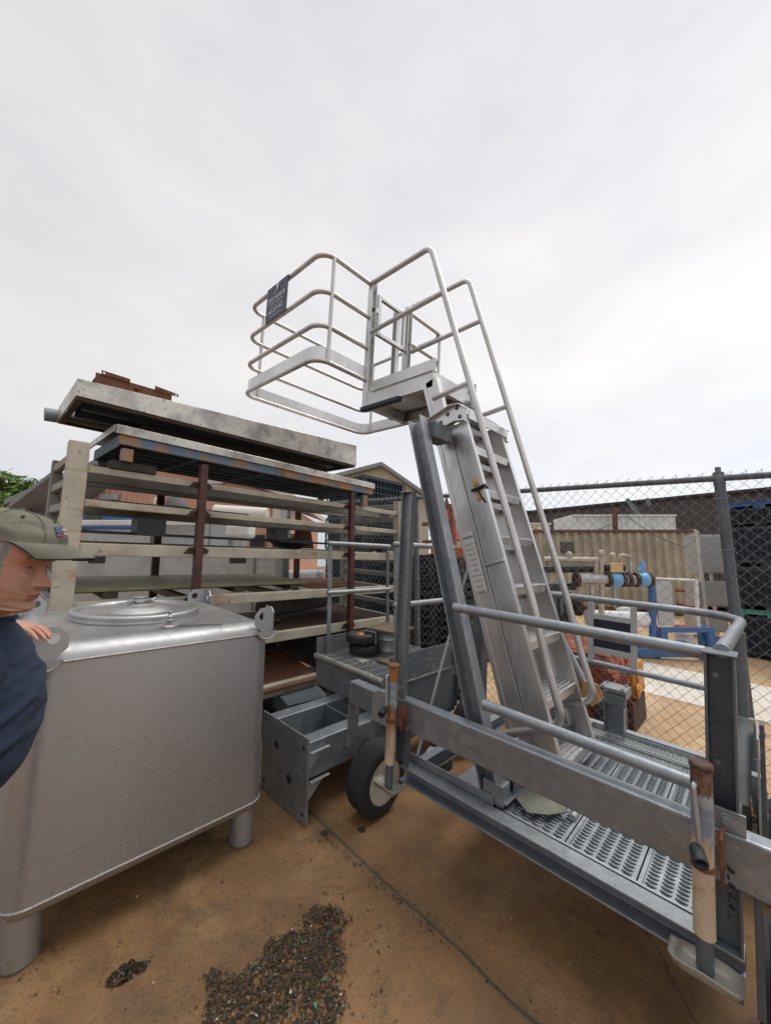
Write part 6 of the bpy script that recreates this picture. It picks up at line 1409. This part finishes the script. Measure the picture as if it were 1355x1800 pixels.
# left hand resting on the lug: palm, four fingers and a thumb
hd = (RGT*.95 - FWD*.02 - UPZ*.12).normalized(); hs = (UPZ.cross(hd)).normalized(); hu = hd.cross(hs)     # fingers point along hd, hs towards the far side
def Q(a, b_, c): return wr_f + hd*a + hs*b_ + hu*c
loft(body, [(Q(-.01,0,0), hs*.027, hu*.021, 1),(Q(.02,0,.004), hs*.032, hu*.019, .9),(Q(.05,0,.005), hs*.040, hu*.017, .85),(Q(.080,0,.003), hs*.041, hu*.0145, .85),(Q(.094,0,.0), hs*.037, hu*.011, .9)], 22)
fing = [(-.030,.074,.0085),(-.010,.084,.0092),(.011,.080,.0088),(.030,.064,.0078)]
for i, (b_, L, r) in enumerate(fing):
    a0 = .085; sp = b_*.15
    limb(body, [Q(a0-.012,b_,.002), Q(a0+L*.22,b_+sp*.4,.006), Q(a0+L*.48,b_+sp*.7,.0), Q(a0+L*.75,b_+sp,-.012), Q(a0+L*.93,b_+sp,-.024), Q(a0+L*.99,b_+sp,-.029)], [r*1.05,r*1.08,r*1.0,r*.92,r*.78,r*.4], 12)
limb(body, [Q(.012,-.026,-.004), Q(.040,-.046,-.010), Q(.066,-.056,-.016), Q(.094,-.058,-.024), Q(.103,-.057,-.027)], [.015,.0135,.0105,.0095,.005], 12)
# right hand, lower at his side
def hand2(w, d):
    d = d.normalized(); s_ = d.cross(RGT).normalized(); u_ = d.cross(s_)
    def q(a, b_, c): return w + d*a + s_*b_ + u_*c
    loft(body, [(q(-.01,0,0), s_*.026, u_*.02, 1),(q(.05,0,0), s_*.04, u_*.017, .9),(q(.09,0,0), s_*.037, u_*.012, .9)], 18)
    for b_, L, r in fing: limb(body, [q(.08,b_,0), q(.08+L*.4,b_,.006), q(.08+L*.75,b_,.018), q(.08+L*.95,b_,.030)], [r*1.05,r,r*.9,r*.5], 10)
    limb(body, [q(.015,-.027,.003), q(.05,-.05,.012), q(.09,-.052,.022)], [.014,.011,.006], 10)
hand2(nwr, camf(.05,.0,-1))
b = body.build('skin', M['skin'], man); b.modifiers.new('smooth', 'SUBSURF').levels = 0
# eyes
for s in (-1, 1):
    c = H(face_x(s*.0305, 0)-.0078, s*.0305, -.002)
    mb = MB('w'); mb.sphere(c, .0112, 18, 14); e_ = mb.build('eye', M['eye'], man)
    mb = MB('w'); d = (fx - fz*.34 + left*.05).normalized(); mb.lathe([(.0056,.0096),(.0045,.0108),(0,.0116)], c, d, 14); mb.build('iris', M['iris'], e_)
    mb = MB('w')
    for (t0, t1, r) in ((-.20, 1.75, .0124),(-1.7,-.50,.0121)):
        vs = []; n1, n2 = 10, 16
        for i in range(n1+1):
            th = t0+(t1-t0)*i/n1
            for k in range(n2+1):
                ph = -1.35+2.7*k/n2; vs.append(c + fx*(r*cos(ph)*cos(th*(1-.25*abs(sin(ph))))) + fz*(r*cos(ph)*sin(th*(1-.25*abs(sin(ph))))) + left*(r*1.12*sin(ph)))
        mb.add(vs, [(i*(n2+1)+k, i*(n2+1)+k+1, (i+1)*(n2+1)+k+1, (i+1)*(n2+1)+k) for i in range(n1) for k in range(n2)], True)
    mb.build('eyelid', M['skin'], e_)
    mb = MB('w'); mb.tube([c + fx*(.0126*cos(ph)*cos(.2)) - fz*(.0126*cos(ph)*sin(.2)*(1-.3*abs(sin(ph)))) + left*(.0141*sin(ph)) for ph in [-1.2+2.4*k/10 for k in range(11)]], .0007, 5); mb.build('eyelash', M['iris'], e_)
mb = MB('w')
for s in (-1, 1):
    for k in range(110):
        t = random.uniform(-1,1); y = s*.031+.020*t; z = .0185-.0035*t*t+random.gauss(0,.0019); c = H(face_x(y, z)-.0005, y, z); d = (left*s*.7+fz*.25+fx*.25+left*random.gauss(0,.3)).normalized(); mb.tube([c, c+d*.0075], .0006, 3, caps=False, r2=.0002)
mb.build('eyebrow', M['hair'], man)
mb = MB('w')
for z, ln, r in ((-.0672,.0215,.0030),(-.0768,.0185,.0036)):
    pts = []
    for t in range(-8,9):
        y = ln*t/8; zz = z+(-.0715-z)*(t/8)**2*.9; pts.append(H(face_x(y, zz)-r*.55, y, zz))
    mb.tube(pts, r, 8)
mb.build('lips', M['lip'], man)
# hair at the sides and back
mb = MB('w'); vs = []; fs = []; NA2, NE2 = 90, 40
for i in range(NE2+1):
    e = -.030+.09*i/NE2
    for k in range(NA2+1):
        az = 1.10+.05*mn.noise(Vector((i*.8,0,3)))+ (2*pi-2.20)*k/NA2; x, y, z = head_pt(az, e); edge = min(1, k/4, (NA2-k)/4, i/5); n_ = 1+(.005+.004*mn.noise(Vector((x*160,y*160,z*160))))*edge/.085; vs.append(H(x*n_, y*n_, z))
fs = [(i*(NA2+1)+k, i*(NA2+1)+k+1, (i+1)*(NA2+1)+k+1, (i+1)*(NA2+1)+k) for i in range(NE2) for k in range(NA2)]
mb.add(vs, fs, True); mb.build('hair', M['hair'], man)
# cap
mb = MB('w'); vs = []; NA3, NE3 = 72, 26; tl = radians(5)
for i in range(NE3+1):
    e = (pi/2)*i/NE3
    for k in range(NA3):
        az = 2*pi*k/NA3; rx = .112; ry = .090; hz = .074
        x = -.006+rx*max(0,cos(e))**.75*cos(az); y = ry*max(0,cos(e))**.75*sin(az); z = .044+hz*sin(e)
        z += .010*cos(az)*(1-i/NE3); w = .0035*mn.noise(Vector((x*26,y*26,z*30)))+.0030*mn.noise(Vector((x*60+5,y*60,z*60)))
        dent = -.008*g(az-.9,.5)*g(e-.75,.35)-.008*g(az-5.4,.5)*g(e-.7,.35)
        f = 1+(w+dent)/.09; vs.append(H(x*f, y*f, z+w*.6))
mb.add(vs, [(i*NA3+k, i*NA3+(k+1) % NA3, (i+1)*NA3+(k+1) % NA3, (i+1)*NA3+k) for i in range(NE3) for k in range(NA3)], True)
cp_ = mb.build('cap', M['cap'], man)
mb = MB('w'); vs = []; nb, mbn = 30, 12
for side in (0, 1):
    for j in range(mbn+1):
        for k in range(nb+1):
            az = -1.12+2.24*k/nb; q = j/mbn; L = .078*max(0,cos(az*.80))**.55
            x = -.006+.110*cos(az)+q*L*1.0; y = .090*sin(az)*(1-.10*q); z = .055-.026*(y/.085)**2*(.35+.65*q)-.016*q*q - (.0035 if side else 0) + .010*cos(az)*.5
            vs.append(H(x, y, z))
w_ = nb+1; tot = w_*(mbn+1)
for j in range(mbn):
    for k in range(nb):
        a_ = j*w_+k; mb.cur = 0; mb.sm
fs0 = [(j*w_+k, (j+1)*w_+k, (j+1)*w_+k+1, j*w_+k+1) for j in range(mbn) for k in range(nb)]
mb.add(vs, fs0, True); mb.cur = 1
o0 = len(mb.v)-2*tot
for j in range(mbn):
    for k in range(nb): mb.f.append([o0+tot+j*w_+k, o0+tot+j*w_+k+1, o0+tot+(j+1)*w_+k+1, o0+tot+(j+1)*w_+k]); mb.sm.append(True); mb.mi.append(1)
for k in range(nb): mb.f.append([o0+mbn*w_+k, o0+tot+mbn*w_+k, o0+tot+mbn*w_+k+1, o0+mbn*w_+k+1]); mb.sm.append(True); mb.mi.append(1)
mb.build('brim', [M['cap'], M['cap_under']], cp_)
def cs(az, e, o=.0025):
    x = -.006+(.112+o)*max(0,cos(e))**.75*cos(az); y = (.090+o)*max(0,cos(e))**.75*sin(az); z = .044+(.074+o)*sin(e)+.010*cos(az)*(1-e/(pi/2)); return H(x,y,z)
for k in range(6):
    mb = MB('w'); mb.tube([cs(k*pi/3+pi/6, .08+1.45*q/12, .0012) for q in range(13)], .0011, 5, caps=False); mb.build('seam', M['cap'], cp_)
    mb = MB('w'); mb.lathe([(.0042,-.001),(.0042,.0012),(.0018,.0012)], cs(k*pi/3+.02, .95, .001), (cs(k*pi/3+.02, .95, .02)-cs(k*pi/3+.02, .95, 0)), 10); mb.build('eyelet', M['cap_under'], cp_)
mb = MB('w'); mb.lathe([(.007,0),(.006,.004),(0,.005)], H(-.006,0,.1185), fz, 14); mb.build('button', M['cap'], cp_)
mb = MB('w')
for (a0,a1,e0,e1,mi) in ((-.26,.02,.46,.72,0),(-.26,.02,.36,.44,1),(.03,.26,.38,.46,1),(.03,.26,.52,.60,1),(.03,.26,.66,.72,1),(.03,.26,.46,.52,2),(.03,.26,.60,.66,2)):
    mb.cur = mi; vs = []; 
    for j in range(4):
        for k in range(6): vs.append(cs(a0+(a1-a0)*k/5, e0+(e1-e0)*j/3))
    mb.add(vs, [(j*6+k, j*6+k+1, (j+1)*6+k+1, (j+1)*6+k) for j in range(3) for k in range(5)], True)
mb.build('flag_patch', [mat('patch blue',(.05,.07,.16),.9), mat('patch red',(.25,.045,.05),.9), mat('patch white',(.45,.44,.42),.9)], cp_)
# trousers, belt pouch and shoes, mostly below the picture
mb = MB('w'); hipc = camf(-1.24, FC, .93)
loft(mb, [(camf(-1.20,FC,1.035), RGT*.150, FWD*.185, .9),(camf(-1.23,FC,.97), RGT*.150, FWD*.19, .9),(camf(-1.25,FC,.88), RGT*.145, FWD*.19, .9),(camf(-1.25,FC,.80), RGT*.12, FWD*.185, .9)], 28)
for s in (-1, 1):
    x0 = camf(-1.25, FC+s*.095, .86); kn = camf(-1.20, FC+s*.11, .52); an = camf(-1.28, FC+s*.12, HZ+.08); limb(mb, [x0, x0.lerp(kn,.5), kn, kn.lerp(an,.4), an], [.095,.085,.064,.060,.052])
mb.build('trousers', M['denim'], man)
mb = MB('w'); c = camf(-1.045,FC-.07,1.00); loft(mb, [(c+UPZ*.055, RGT*.030, FWD*.045, .6),(c, RGT*.034, FWD*.047, .6),(c-UPZ*.055, RGT*.028, FWD*.043, .6)], 20); mb.build('belt_pouch', M['black'], man)
for s in (-1, 1):
    a_ = camf(-1.29, FC+s*.12, HZ+.0); mb = MB('w'); loft(mb, [(a_+RGT*-.06+UPZ*.045, UPZ*.04, FWD*.035, .8),(a_+UPZ*.05, UPZ*.055, FWD*.042, .8),(a_+RGT*.10+UPZ*.035, UPZ*.034, FWD*.048, .8),(a_+RGT*.19+UPZ*.028, UPZ*.026, FWD*.04, .8)], 18); mb.build('shoe', M['blackmetal'], man)
